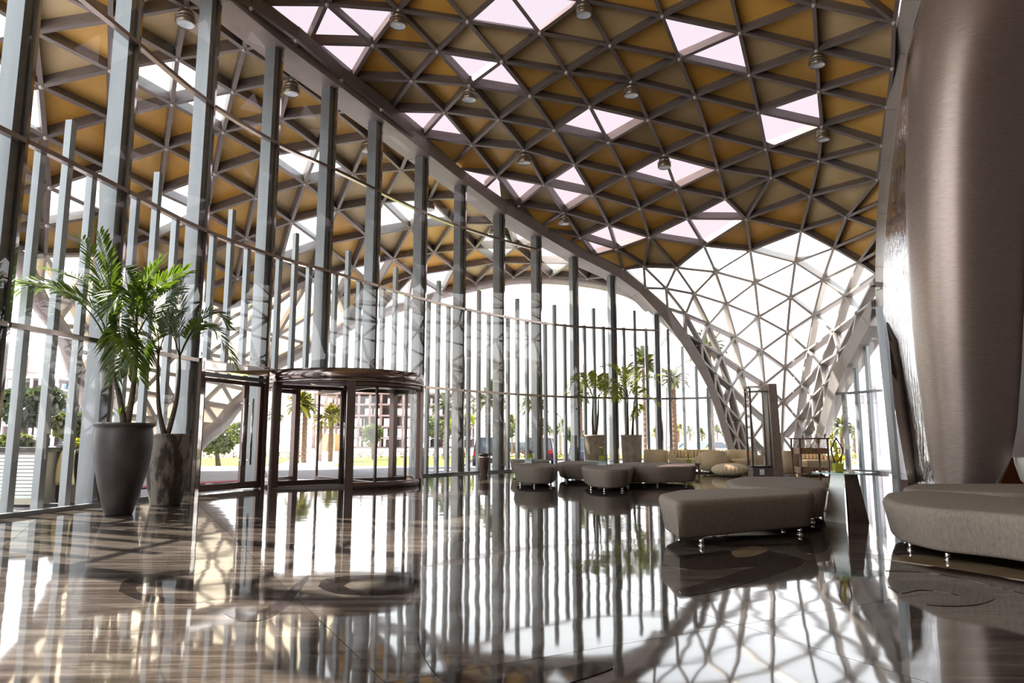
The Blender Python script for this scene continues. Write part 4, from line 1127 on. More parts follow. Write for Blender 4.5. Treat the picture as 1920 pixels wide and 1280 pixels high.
# ---------------------------------------------------------------- bamboo rack with trays
M_bamb = mottled('dark bamboo', S(96, 66, 50), S(70, 48, 38), 8, 0.35)
M_tray = mottled('bronze leather tray', S(150, 116, 88), S(122, 92, 68), 5, 0.35, 0.3)
cd = 12.2; cl, cr = aty(1494, 880, cd).x, aty(1546, 880, cd).x
rk = empty('tray_rack', ((cl + cr)/2, cd, 0), label='dark bamboo tray rack with two bronze trays behind the ottomans', cat='rack')
rz_ = EYE + (825 - 822) / FPX * cd
for x in (cl, cr):
    for y in (cd - 0.18, cd + 0.18):
        mb = MB(); mb.tube([(x, y, 0), (x, y, rz_)], 0.017, 8)
        for z in np.arange(0.12, rz_, 0.22): mb.lathe([(0.017, z - .012), (0.022, z), (0.017, z + .012)], (x, y, 0), 8)
        mb.build('leg', M_bamb, rk)
for y in (cd - 0.18, cd + 0.18): MB().tube([(cl - 0.04, y, rz_), (cr + 0.04, y, rz_)], 0.012, 8).build('top_rail', M_bamb, rk)
for z in (0.78, 0.46):
    mb = MB(); mb.box(((cl + cr)/2, cd, z), (cr - cl - 0.03, 0.34, 0.015)); 
    for y in (cd - 0.17, cd + 0.17): mb.box(((cl + cr)/2, y, z + 0.045), (cr - cl - 0.03, 0.012, 0.09))
    for x in (cl + .02, cr - .02): mb.box((x, cd, z + 0.045), (0.012, 0.34, 0.09))
    tr_ = mb.build('tray', M_tray, rk)
    for q in (-0.025, 0.025): MB().box(((cl + cr)/2 + q, cd - 0.182, z + 0.045), (0.022, 0.012, 0.05)).build('buckle', M_bronze, tr_)
mb = MB(); mb.box(((cl + cr)/2, cd, 0.17), (cr - cl, 0.34, 0.02)); mb.build('shelf', M_bamb, rk)
zc = 0.79
bx = aty(1530, 830, cd).x
bt = empty('bottle_vase', (bx, cd, zc), label='patterned brown and white bottle vase with dried white flowers on the rack', cat='vase')
M_pat = mottled('brown and white glaze', S(160, 112, 92), S(220, 206, 196), 22, 0.3, lo=0.48, hi=0.52, kind='World')
MB().lathe([(0, 0), (0.055, 0), (0.06, 0.03), (0.045, 0.12), (0.022, 0.2), (0.014, 0.27), (0.018, 0.29)], (bx, cd, zc), 18).build('vase_body', M_pat, bt)
for k in range(9):
    g = k * 2.4; e1 = Vector((bx + 0.05*math.cos(g), cd + 0.05*math.sin(g), zc + 0.34 + 0.012*k)); mb = MB(); mb.tube([(bx, cd, zc + .25), e1], 0.003, 5)
    for q in range(6):
        d_ = Vector((math.cos(q*1.1 + g), math.sin(q*1.1 + g), 0.3*math.sin(q*2))) * 0.06; n_ = d_.cross(Vector((0, 0, 1))).normalized()*0.01; mb.add([e1, e1 + d_*.5 + n_, e1 + d_, e1 + d_*.5 - n_], [(0, 1, 2, 3)])
    mb.build('flower_spray', M_ivory, bt)
cx_ = aty(1515, 834, cd).x
mb = MB(); mb.lathe([(0, 0), (0.022, 0), (0.03, 0.06), (0.027, 0.06), (0.02, 0.006), (0, 0.006)], (cx_, cd - .05, zc + .088 - .088), 16)
mb.build_at('cup', mat('blue ceramic', S(84, 88, 120), 0.25), (cx_, cd - .05, zc), label='small dusky blue cup standing on the upper rack tray', cat='cup')
dx_ = aty(1504, 838, cd).x
MB().lathe([(0, 0), (0.04, 0), (0.06, 0.014), (0.055, 0.014), (0.035, 0.005), (0, 0.005)], (dx_, cd - .04, zc), 20).build_at('saucer', M_white, (dx_, cd - .04, zc), label='shallow pale saucer on the left of the upper rack tray', cat='saucer')
nb = aty(1508, 890, cd).x
mb = MB(); mb.box((nb + .06, cd, 0.205), (0.22, 0.2, 0.05)); mb.build_at('folded_towels', M_white, (nb + .06, cd, 0.18), label='folded white towels on the lowest rack shelf', cat='towel')

# ---------------------------------------------------------------- glass display column
td = 16.8
X = lambda px: aty(px, 800, td).x
tt = empty('display_column', ((X(1405) + X(1458))/2, td, 0), label='tall brown and glass display column with chrome top beside the pouf', cat='display case')
z1 = EYE + 100/FPX*td
xa, xb, xc = X(1407), X(1441), X(1459)
MB().hexa([(xa, td - .05, 0), (xc, td - .18, 0), (xc, td + .3, 0), (xa, td + .3, 0), (xa, td - .05, .36), (xc, td - .18, .36), (xc, td + .3, .36), (xa, td + .3, .36)]).build('plinth', M_brn, tt)
MB().hexa([(xb + .03, td - .2, 0), (xc, td - .2, 0), (xc, td + .3, 0), (xb + .03, td + .3, 0), (xb - .02, td - .2, z1 + .05), (xc - .06, td - .2, z1 + .05), (xc - .06, td + .3, z1 + .05), (xb - .02, td + .3, z1 + .05)]).build('side_panel', M_brn2, tt)
mb = MB(); y0 = td - 0.06
mb.add([(xa, y0, .38), (xb, y0, .38), (xb, y0, z1 - .1), (xa, y0, z1 - .1)], [(0, 1, 2, 3)]); mb.build('front_glass', M_face, tt)
mb = MB(); mb.add([(xa, td + .28, .38), (xb, td + .28, .38), (xb, td + .28, z1 - .1), (xa, td + .28, z1 - .1)], [(0, 1, 2, 3)]); mb.add([(xa, y0, .38), (xa, td + .28, .38), (xa, td + .28, z1 - .1), (xa, y0, z1 - .1)], [(0, 1, 2, 3)]); mb.build('rear_glass', M_face, tt)
for x, y in ((xa, y0), (xb, y0), (xa, td + .28), (xb, td + .28)): MB().box((x, y, (z1 + .38)/2), (0.04, 0.04, z1 - .38)).build('corner_post', M_brn, tt)
MB().box(((xa + xb)/2, td + .11, z1 - .02), (xb - xa + .04, .4, .06)).build('top_plate', M_chrome, tt)
MB().box(((xa + xb)/2, td + .11, z1 - .12), (xb - xa + .04, .4, .03)).build('top_rail', M_brn, tt)
MB().box(((xa + xb)/2, td + .11, .39), (xb - xa + .04, .4, .04)).build('base_rail', M_black, tt)
lb = aty(1429, 881, td - .13); M_lab = mottled('printed label', S(226, 228, 232), S(170, 190, 200), 40, 0.5, kind='World', lo=.48, hi=.52)
MB().box((lb.x, td - .125, 0.27), (0.11, 0.008, 0.13)).build('label_card', M_lab, tt)

# waste bin before the far glass
bc = onz(907.5, 889); bn = empty('waste_bin', tuple(bc), label='dark bronze tapered waste bin standing by the far glass wall', cat='bin')
MB().lathe([(0, 0), (0.10, 0), (0.105, 0.02), (0.15, 0.28), (0.165, 0.5), (0.165, 0.56), (0.15, 0.56), (0.0, 0.5)], bc, 24).build('body', M_bronze, bn)
MB().lathe([(0.168, 0.49), (0.17, 0.5), (0.168, 0.515)], bc, 24).build('band', M_chrome, bn)
MB().lathe([(0.17, 0.56), (0.17, 0.60), (0.13, 0.61), (0.12, 0.56)], bc, 24).build('rim', M_black, bn)

# ---------------------------------------------------------------- downlights hanging from lattice nodes
M_cage = mottled('satin brass lamp body', S(150, 136, 120), S(130, 118, 104), 4, 0.3, 0.8)
M_lens = mat('lamp lens', S(214, 220, 224), 0.12)
def downlight(lat, x, y, label, drop=0.10, grp='caged downlights hanging from the lattice nodes'):
    i = lat.n(x, y); p = lat.P[i]
    t = empty('downlight', tuple(p), label=label, cat='lamp', group=grp)
    o = Vector((p.x, p.y, p.z))
    MB().tube([o, o - Vector((0, 0, drop))], 0.035, 8).build('stem', M_cage, t)
    z = -drop
    MB().lathe([(0.0, z), (0.13, z), (0.16, z - .04), (0.165, z - .10), (0.15, z - .11)], o, 22).build('cap', M_cage, t)
    MB().lathe([(0.15, z - .11), (0.17, z - .13), (0.19, z - .16), (0.195, z - .28), (0.18, z - .30), (0.165, z - .28)], o, 22).build('housing', M_cage, t)
    for q in (0.13, 0.19, 0.25): MB().lathe([(0.188, z - q + .008), (0.206, z - q), (0.188, z - q - .008)], o, 22).build('cage_ring', M_cage, t)
    MB().lathe([(0.172, z - .285), (0.10, z - .265), (0.0, z - .26)], o, 20).build('lens', M_lens, t)
for x, y, lb in [(747,20,'caged downlight beside the rosy skylights nearest the edge beam, top of the picture'),
                 (1094,1,'caged metal downlight at the very top middle of the roof, cut by the picture edge'),
                 (880,161,'caged metal downlight at the corner of the paired rosy skylights, left of mid roof'),
                 (1183,154,'caged metal downlight in the middle of the roof among ochre panels'),
                 (1531,96,'largest caged metal downlight, upper right of the roof'),
                 (1541,238,'caged metal downlight at the right, below the paired skylights'),
                 (983,282,'small caged downlight in the roof, second along the row beside the edge beam'),
                 (1245,291,'caged downlight hanging before a pair of rosy skylights at mid roof'),
                 (1057,399,'smallest caged downlight of the inner roof, lowest beside the edge beam')]:
    downlight(roof, x, y, lb)
for x, y, lb in [(350,15,'outside canopy downlight seen through the glass at the top left'),
                 (547,150,'outside canopy downlight under the edge beam, second from the left'),
                 (691,262,'outside canopy downlight beside a mullion, third from the left'),
                 (805,374,'outside canopy downlight before a bright opening, fourth from the left'),
                 (928,421,'farthest outside canopy downlight, near the edge beam')]:
    downlight(can, x, y, lb, 0.08, 'downlights under the outside canopy')
cp = aty(1641, 535, 20.6)
sc_ = empty('security_camera', tuple(cp), label='small white security camera on the end frame right of the lattice funnel', cat='camera')
MB().box((cp.x - .05, cp.y - .15, cp.z), (0.34, 0.14, 0.12), 0.3).build('housing', M_white, sc_); MB().box((cp.x + .1, cp.y, cp.z - .1), (0.06, 0.3, 0.06)).build('bracket', M_white, sc_)
MB().tube([(cp.x - .16, cp.y - .2, cp.z - .09), (cp.x - .16, cp.y - .2, cp.z - .05)], 0.07, 12).build('lens', M_black, sc_)

# ---------------------------------------------------------------- potted palms
def leafmat(name, c, tcol):
    m = mottled(name, c, tuple(v*0.75 for v in c[:3]) + (1,), 3.0, 0.42, kind='World')
    tr = N(m, 'ShaderNodeBsdfTranslucent'); tr.inputs[0].default_value = tcol
    mx = N(m, 'ShaderNodeMixShader'); mx.inputs[0].default_value = 0.38
    L(m, pr(m).outputs[0], mx.inputs[1]); L(m, tr.outputs[0], mx.inputs[2]); L(m, mx.outputs[0], m.node_tree.nodes['Material Output'].inputs[0]); return m
M_frond = leafmat('palm frond', S(60, 76, 26), S(104, 130, 30))
M_frond_lit = leafmat('palm frond in lit colour', S(112, 120, 44), S(190, 190, 50))  # yellower, paler copy: light on the far palms put into the leaf colour
M_ftrunk = mottled('palm stem bark', S(96, 78, 60), S(66, 58, 44), 12, 0.7, scl=(1, 1, 3))
def frond(base, mid, tip, ll, m, par, rd, n=26, wid=0.022, r0=0.012):
    base, mid, tip = Vector(base), Vector(mid), Vector(tip)
    c = mid * 2 - (base + tip) / 2             # the curve passes through mid
    B = lambda t: base*(1-t)**2 + c*2*t*(1-t) + tip*t*t
    D = lambda t: ((c - base)*2*(1-t) + (tip - c)*2*t).normalized()
    mb = MB(); mb.tube([B(t/12) for t in range(13)], [r0*(1 - 0.85*t/12) for t in range(13)], 5)
    up0 = Vector((rd.uniform(-.35, .35), rd.uniform(-.5, .2), 1)).normalized()
    for k in range(n):
        t = 0.24 + 0.76 * (k + rd.random()*0.4) / n
        p, d = B(min(t, 1)), D(min(t, 1)); side = d.cross(up0)
        if side.length < .1: side = Vector((1, 0, 0))
        side.normalize(); nu = side.cross(d).normalized()
        l_ = ll * (0.45 + 0.55*math.sin(math.pi * min(1, (t - .18)/.85))) * rd.uniform(.85, 1.1)
        for sg in (-1, 1):
            v = (side*sg*rd.uniform(.8, 1) + d*(0.55 + 0.6*t) + nu*rd.uniform(.05, .35)).normalized()
            w_ = d.cross(v).cross(v); w_ = (d - v*d.dot(v)); 
            if w_.length < .05: w_ = nu
            w_ = w_.normalized() * wid
            g = Vector((0, 0, -1)) * l_ * rd.uniform(.08, .26)
            q1 = p + v*l_*0.4 + g*0.12; q2 = p + v*l_*0.75 + g*.45; q3 = p + v*l_ + g
            f0 = nu * wid * .35
            mb.add([p, q1 + w_, q1 - w_, q2 + w_*.75, q2 - w_*.75, q3, q1 - f0, q2 - f0*.8], [(0, 6, 1), (0, 2, 6), (1, 6, 7, 3), (6, 2, 4, 7), (3, 7, 5), (7, 4, 5)], True)
    return mb.build('frond', m, par)
def potted(c, prof, m_pot, stems, fronds, d, ll, mf, label, grp, seed, wid=0.022, rad=0.04, nl=26):
    rd = random.Random(seed)
    t = empty('potted_palm', tuple(c), label=label, cat='potted palm', group=grp)
    MB().lathe(prof, c, 40).build('pot', m_pot, t)
    R_, H_ = prof[-1][0], prof[-1][1]
    hh = max(z for _, z in prof)
    MB().lathe([(0, hh - .05), (R_*0.97, hh - .06)], c, 24).build('soil', mottled('dark soil', S(52, 42, 34), S(34, 28, 24), 40, 0.95), t)
    for k, st in enumerate(stems):
        P = [aty(x, y, d + dy) for x, y, dy in st]; P[0].z = min(P[0].z, hh - .05)
        P = catmull(P, 5); n = len(P)
        mb = MB(); mb.tube(P, [rad*(1.25 - 0.75*i/(n-1)) for i in range(n)], 9)
        sm = mb.build('stem', M_ftrunk, t)
        for i in range(3, n - 4, 2):
            MB().lathe([(rad*(1.25 - 0.75*i/(n-1)) + .001, -.004), (rad*(1.25 - 0.75*i/(n-1)) + .005, 0), (rad*(1.25 - 0.75*i/(n-1)) + .001, .004)], P[i], 9).build('leaf_scar', M_ftrunk, sm)
    for (bx_, by), (mx_, my), (tx, ty), dd in fronds:
        frond(aty(bx_, by, d), aty(mx_, my, d + dd*.5), aty(tx, ty, d + dd), ll, mf, t, rd, nl, wid, rad*.35)
    return t
M_pot1 = mottled('dark weathered clay', S(68, 60, 56), S(44, 39, 37), 4, 0.45, scl=(1, 1, 0.5))
M_pot2 = mottled('pale flaking clay', S(150, 140, 130), S(76, 66, 60), 7, 0.7, scl=(1, 1, 0.35), lo=0.45, hi=0.56, bst=0.4)
M_pot3 = mottled('sandy concrete pot', S(168, 154, 134), S(138, 124, 106), 6, 0.75, scl=(1, 1, .6))
c1 = onz(214, 966); c1 = Vector((c1.x, c1.y + .1, 0)); d1_ = c1.y
k1 = d1_ / FPX
potted(c1, [(0, 0), (.165, 0), (.175, .02), (.225, .2), (.29, .45), (.345, .72), (.365, .95), (.36, 1.1), (.348, 1.16), (.356, 1.18), (.383, 1.2), (.386, 1.235), (.36, 1.235), (.33, 1.15)], M_pot1,
    [[(234,790,0),(222,735,0),(206,680,0),(197,632,0)], [(239,790,.05),(250,725,0),(255,670,0),(256,632,0)]],
    [((197,632),(110,543),(-20,560),-.3), ((199,632),(185,548),(88,505),.4), ((200,632),(200,545),(152,446),.2), ((199,632),(205,540),(186,436),-.3), ((198,632),(165,570),(60,530),-.7),
     ((256,632),(246,548),(200,588),-.5), ((256,632),(275,560),(352,507),.2), ((256,632),(262,560),(302,488),-.3), ((256,632),(240,540),(232,500),.5), ((198,632),(222,600),(217,712),-.25), ((256,635),(232,625),(262,712),-.5), ((256,632),(290,575),(330,540),.7), ((256,632),(225,560),(170,520),.9)],
    d1_, 0.42, M_frond, 'big dark clay pot with a twin-stemmed palm by the left glass', 'potted palms by the left glass', 1, 0.019, 0.036, 30)
# young shoots in the first pot
c2 = onz(303, 948); c2 = Vector((c2.x, c2.y + .12, 0)); d2_ = c2.y
potted(c2, [(0, 0), (.215, 0), (.225, .03), (.265, .22), (.31, .5), (.332, .8), (.338, 1.0), (.33, 1.04), (.342, 1.06), (.347, 1.10), (.32, 1.10), (.30, 1.02)], M_pot2,
    [[(309,812,0),(298,765,0),(296,705,0),(297,662,0)], [(314,812,.05),(330,755,0),(336,705,0),(337,668,0)]],
    [((297,662),(270,628),(226,648),-.3), ((297,662),(292,610),(268,575),.3), ((298,662),(318,605),(338,585),.3), ((297,662),(262,655),(238,705),-.2), ((297,662),(275,640),(262,690),.4),
     ((337,668),(336,595),(341,522),0.1), ((337,668),(385,608),(440,690),-.3), ((337,668),(385,590),(428,612),.4), ((337,668),(318,612),(298,580),-.4), ((337,668),(365,618),(385,612),.8)],
    d2_, 0.36, M_frond, 'smaller flaking grey pot with a twin-stemmed palm, right of the big dark pot', 'potted palms by the left glass', 2, 0.018, 0.034, 27)
mb = MB(); rd = random.Random(4)
sp = aty(226, 775, d1_)
shoot = bpy.data.objects.get('potted_palm')
for k in range(9):
    g = rd.uniform(0, 6.28); u = Vector((math.cos(g), math.sin(g), rd.uniform(.2, .9))).normalized(); tip = sp + u * rd.uniform(.16, .26)
    frond_b = sp + Vector((0, 0, rd.uniform(-.12, .1))); w_ = u.cross(Vector((0, 0, 1))).normalized() * .012
    mb.add([frond_b, frond_b.lerp(tip, .5) + w_ + Vector((0, 0, .03)), tip, frond_b.lerp(tip, .5) - w_ + Vector((0, 0, .03))], [(0, 1, 2, 3)])
mb.build('young_shoot', M_frond, shoot)
for px, lab, sd, st, fr in [
    (1115, 'left one of the two far potted palms in a sandy concrete pot', 3, [[(1113,817,0),(1111,785,0),(1112,748,0)], [(1117,817,.1),(1121,785,0),(1122,748,0)]],
     [((1112,748),(1088,704),(1062,738),-.4), ((1112,748),(1104,715),(1101,702),.3), ((1112,748),(1116,715),(1120,704),-.3), ((1122,748),(1132,722),(1152,712),.2), ((1122,748),(1134,728),(1147,738),-.4), ((1112,748),(1095,712),(1080,712),.8), ((1122,748),(1120,715),(1112,705),.8)]),
    (1185, 'right one of the two far potted palms in a sandy concrete pot', 5, [[(1177,817,0),(1177,785,0),(1177,745,0)], [(1186,817,.1),(1187,790,0),(1189,752,0)]],
     [((1177,745),(1160,696),(1126,688),-.3), ((1177,745),(1152,722),(1131,752),.3), ((1177,745),(1163,722),(1156,752),-.6), ((1177,745),(1180,712),(1192,690),.2), ((1177,745),(1205,706),(1246,728),-.3), ((1177,745),(1172,710),(1164,692),.5), ((1177,745),(1200,715),(1238,702),.7),
      ((1189,752),(1212,742),(1232,760),-.3), ((1189,755),(1196,762),(1188,784),-.3), ((1189,752),(1194,735),(1205,728),.4)])]:
    cc = aty(px, 866, 24.0); cc.z = 0
    potted(cc, [(0, 0), (.27, 0), (.285, .03), (.32, .35), (.345, .8), (.35, 1.1), (.36, 1.12), (.365, 1.18), (.34, 1.18), (.32, 1.1)], M_pot3, st, fr, 24.0, 0.42, M_frond_lit, lab, 'far potted palms', sd, 0.020, 0.042, 20)

# ---------------------------------------------------------------- outside: ground, lawn, paths
def sst(t): t = max(0.0, min(1.0, t)); return t*t*(3 - 2*t)
def gz(x, y): return -0.03 - 0.52 * sst((max(y - 28.5, -x - 16)) / 9.0)
M_pave = mottled('lavender grey pavers', S(142, 137, 142), S(126, 121, 128), 2.0, 0.8, kind='World')
ground = empty('ground', (0, 60, -0.55), kind='structure', label='pale paved forecourt and road outside the glass')
xs = list(np.arange(-60, 61, 3.0)); ysg = list(np.arange(-12, 70, 2.0))
mb = MB(); nx = len(xs)
mb.add([(x, y, gz(x, y) - (0.09 if in_hall(x, y) or (x < 14 and y < 3 and x > -6.8) else 0)) for y in ysg for x in xs], [(j*nx+i, j*nx+i+1, (j+1)*nx+i+1, (j+1)*nx+i) for j in range(len(ysg)-1) for i in range(nx-1)], True)
mb.build('forecourt', M_pave, ground)
M_sand = mottled('pale sandy ground', S(206, 196, 184), S(190, 180, 166), 0.05, 0.9, kind='World')
MB().add([(-700, -12, -0.7), (700, -12, -0.7), (700, 900, -0.7), (-700, 900, -0.7)], [(0, 1, 2, 3)]).build('far_ground', M_sand, ground)
def pad(pxs, z, th, name, m, parent=None, **k):
    P = [onz(x, y, z) for x, y in pxs]; n = len(P); mb = MB()
    mb.add([tuple(p) for p in P] + [(p.x, p.y, z - th) for p in P], [tuple(range(n)), tuple(range(2*n-1, n-1, -1))] + [(i, n+i, n+(i+1) % n, (i+1) % n) for i in range(n)])
    if parent: return mb.build(name, m, parent)
    return mb.build_at(name, m, P[0], **k)
M_grass = mottled('bright lawn', S(112, 122, 16), S(92, 106, 14), 3.0, 0.9, kind='World')
lz = -0.47
pad([(250,880),(470,877),(520,868),(560,858),(240,858)], lz, .1, 'lawn', M_grass, label='strip of bright lawn left of the pale path, seen through the swing doors', cat='lawn', kind='stuff')
pad([(592,878),(780,877.5),(862,875),(880,861),(1340,859),(1340,851),(1000,852.5),(655,857),(640,862)], lz, .1, 'lawn', M_grass, label='strip of bright lawn right of the pale path, behind the revolving door', cat='lawn', kind='stuff')
pad([(500,876),(600,884),(640,866),(655,846),(586,846),(560,857)], lz + .01, .1, 'path', mottled('pale path slabs', S(222, 214, 212), S(208, 200, 198), 1, 0.8, kind='World'), ground)
def strip(pts, z, wd, h, name, m, par):
    P = [onz(x, y, z) for x, y in pts]
    for a, b_ in zip(P, P[1:]): MB().bar(a, b_, wd, h).build(name, m, par)
M_kerb = mottled('dark kerb stone', S(120, 104, 96), S(104, 90, 84), 2, 0.8)
strip([(250,881),(470,878),(500,874)], lz, .2, .16, 'kerb', M_kerb, ground)
strip([(592,879),(700,879),(780,878.5),(864,876),(883,862),(1060,861.5),(1340,860)], lz, .2, .16, 'kerb', M_kerb, ground)
rs0, rs1 = fac_s(371, 677), fac_s(640, 708)
mb = MB(); n = 10
for k in range(n):
    a, b_ = rs0 + (rs1 - rs0)*k/n, rs0 + (rs1 - rs0)*(k+1)/n
    (p, _, n0), (q, _, n1) = fac_at(a), fac_at(b_)
    mb.hexa([Vector((v.x, v.y, z)) for z in (-.028, .004) for v in (p + n0*2.4, q + n1*2.4, q + n1*3.0, p + n0*3.0)])
mb.build_at('entrance_mat', mottled('red mat', S(150, 52, 70), S(134, 44, 60), 30, 0.95), tuple(fac_at((rs0+rs1)/2)[0]), label='narrow red mat on the paving outside the doors', cat='mat')

# hedges and shrubs: leaf clouds
def leaves(mb, c, r, n, s, rd, flat=0.0):
    for _ in range(n):
        while True:
            v = Vector((rd.uniform(-1, 1), rd.uniform(-1, 1), rd.uniform(-1, 1)))
            if 0.3 < v.length < 1: break
        v = v.normalized() * (v.length ** 0.4)
        p = Vector((c[0] + v.x*r[0], c[1] + v.y*r[1], c[2] + v.z*r[2]))
        a = Vector((rd.uniform(-1, 1), rd.uniform(-1, 1), rd.uniform(-.6, .8))).normalized() * s * rd.uniform(.6, 1.3); b_ = a.cross(Vector((rd.uniform(-1, 1), rd.uniform(-1, 1), rd.uniform(-1, 1)))).normalized() * s * .32
        mb.add([p - a*.5, p + b_, p + a*.5, p - b_], [(0, 1, 2, 3)])
M_bush = leafmat('olive foliage', S(86, 92, 52), S(110, 120, 50))
M_bushd = leafmat('dark foliage', S(58, 66, 44), S(70, 84, 40))
M_bushy = leafmat('yellow green foliage', S(150, 150, 40), S(190, 190, 40))
M_brnh = leafmat('brown hedge foliage', S(120, 96, 56), S(140, 110, 50))
M_bark = mottled('grey brown bark', S(112, 92, 72), S(90, 72, 56), 6, 0.9, scl=(1, 1, 2))
def hedge(x0, x1, y, hpx, d, m, label, seed, leaf=0.16):
    rd = random.Random(seed); A, B = aty(x0, y, d), aty(x1, y, d); z = gz(A.x, d); h = hpx / FPX * d; mb = MB()
    n = max(2, int((B.x - A.x) / (h*1.3)))
    for k in range(n):
        leaves(mb, (A.x + (B.x - A.x)*(k + .5)/n, d + rd.uniform(-.3, .3), z + h*.45*rd.uniform(.8, 1.1)), ((B.x - A.x)/n*.75, h*.7, h*.55), 170, leaf*h/0.5*.6, rd)
    mb.build_at('hedge', m, ((A.x + B.x)/2, d, z), label=label, cat='hedge', kind='stuff')
hedge(250, 585, 852, 15, 62, M_brnh, 'low brown hedge behind the lawn left of the path', 1)
hedge(655, 1090, 852, 15, 62, M_brnh, 'low brown hedge behind the lawn right of the path', 2)
hedge(1225, 1345, 842, 22, 58, M_bushy, 'yellow green shrubs in front of the parked cars, seen above the long sofa', 3)
hedge(1548, 1616, 848, 22, 46, M_bushy, 'yellow green shrubs beside the white building', 4)
hedge(1545, 1600, 838, 30, 62, M_bush, 'taller olive shrubs behind the yellow ones at the right', 6)
def bushy(px, py, r, d, m, label, seed, n=1500, leaf=.22, base=None):
    rd = random.Random(seed); c = aty(px, py, d); R_ = r/FPX*d; z = gz(c.x, d)
    t = empty('tree', (c.x, d, z), label=label, cat='tree')
    mb = MB(); top_ = Vector((c.x, d, c.z)); mb.tube([(c.x + .1, d, z - .05), (c.x - .05, d, (z + c.z)/2), top_], [.16, .12, .07], 8)
    for k in range(5):
        g = k*1.26; mb.tube([top_ - Vector((0, 0, R_*.6)), top_ + Vector((math.cos(g)*R_*.6, math.sin(g)*R_*.6, R_*.3))], [.07, .03], 6)
    mb.build('trunk', M_bark, t)
    mb = MB()
    for k in range(7):
        g = rd.uniform(0, 6.28); leaves(mb, (c.x + math.cos(g)*R_*.5, d + math.sin(g)*R_*.5, c.z + rd.uniform(-.35, .35)*R_), (R_*.62, R_*.62, R_*.5), n//7, leaf, rd)
    mb.build('foliage', m, t)
bushy(52, 765, 52, 24, M_bushd, 'broad dark leafy tree outside the far left glass behind the bar counter', 1, 2600, .3)
bushy(14, 845, 40, 20, M_bush, 'olive bush low at the far left behind the bar counter', 2, 1400, .22)
bushy(128, 800, 34, 26, M_bush, 'olive tree between the fins left of the big dark pot', 3, 1500, .26)
bushy(140, 836, 18, 19, M_bushy, 'yellow green bush behind the black sign', 9, 700, .16)
bushy(410, 822, 36, 40, M_bush, 'sparse olive shrub seen through the left swing door', 4, 1200, .3)
bushy(462, 812, 30, 44, M_bush, 'sparse olive shrub seen through the right swing door leaf', 5, 900, .3)
bushy(700, 815, 26, 55, M_bush, 'grey green tree seen through the right half of the revolving door', 6, 900, .3)
bushy(948, 806, 22, 66, M_bush, 'leafy tree right of the dark car, before the far palms', 11, 700, .35)
bushy(1075, 815, 18, 70, M_bush, 'rounded leafy tree left of the far potted palms', 12, 600, .35)
bushy(818, 800, 26, 62, M_bush, 'leafy tree left of the parked dark car', 7, 900, .35)
bushy(868, 790, 24, 64, M_bushy, 'yellowish leafy tree just left of the parked dark car', 8, 900, .35)

# palms outside
def crown_mesh(seed, nf, m, fan=False):
    rd = random.Random(seed); mb = MB()
    for k in range(nf):
        g = rd.uniform(0, 6.28); el = rd.uniform(-.5, 1.35); l_ = rd.uniform(.75, 1.05)
        u = Vector((math.cos(g)*math.cos(el), math.sin(g)*math.cos(el), math.sin(el)))
        b0 = Vector((0, 0, 0)); t_ = u*l_ + Vector((0, 0, -.28*l_*math.cos(el))); mdl = u*l_*.55 + Vector((0, 0, .06))
        c = mdl*2 - t_/2
        B = lambda t: c*2*t*(1-t) + t_*t*t
        pts = [B(i/5) for i in range(6)]; mb.tube(pts, [.012, .011, .009, .007, .005, .003], 3, False)
        for q in range(16):
            t = .22 + .78*q/16; p = B(t); d = (B(min(1, t+.05)) - B(t-.05)).normalized(); s_ = d.cross(Vector((0, 0, 1)))
            if s_.length < .1: s_ = Vector((1, 0, 0))
            s_.normalize()
            for sg in (-1, 1):
                e_ = p + (s_*sg*.75 + d*.7 + Vector((0, 0, -.25))).normalized() * .26*(1 - .5*abs(t - .5)*1.4); w_ = d*.05
                mb.add([p - w_, p + w_, e_], [(0, 1, 2)])
    return mb.mesh('crown', m)
M_pf = [leafmat('date palm leaf', S(96, 98, 50), S(120, 116, 44)), leafmat('bright palm leaf', S(128, 124, 34), S(160, 150, 34)), leafmat('grey palm leaf', S(98, 98, 66), S(110, 108, 60))]
crowns = [crown_mesh(11, 44, M_pf[0]), crown_mesh(12, 40, M_pf[1]), crown_mesh(13, 34, M_pf[2])]
M_palmtrunk = mottled('date palm trunk', S(134, 108, 86), S(92, 70, 54), 9, 0.9, scl=(1, 1, 2), kind='World')
def palm(px, cy, by, d, rpx, tpx, kind, label, grp):
    c = aty(px, cy, d); z = gz(c.x, d) if d < 68 else -.7; R_ = 1.25*rpx/FPX*d; tr_ = tpx/2/FPX*d
    t = empty('palm_tree', (c.x, d, z), label=label, cat='palm', group=grp)
    mb = MB(); hgt = c.z - z; n = max(6, min(26, int(hgt/.28))); prof = []
    for k in range(n):
        zz = hgt*k/n; prof += [(tr_*(1.12 - .2*k/n), zz), (tr_*(1.3 - .2*k/n), zz + hgt/n*.85), (tr_*(1.08 - .2*k/n), zz + hgt/n*.98)]
    mb.lathe(prof, (c.x, d, z), 9); mb.build('trunk', M_palmtrunk, t)
    o = bpy.data.objects.new('crown', crowns[kind]); COL.objects.link(o); o.parent = t
    o.location = (0, 0, hgt - .02*R_); o.scale = (R_, R_, R_*1.05); o.rotation_euler = (0, 0, px*.37)
far_g = 'small palms along the far road'
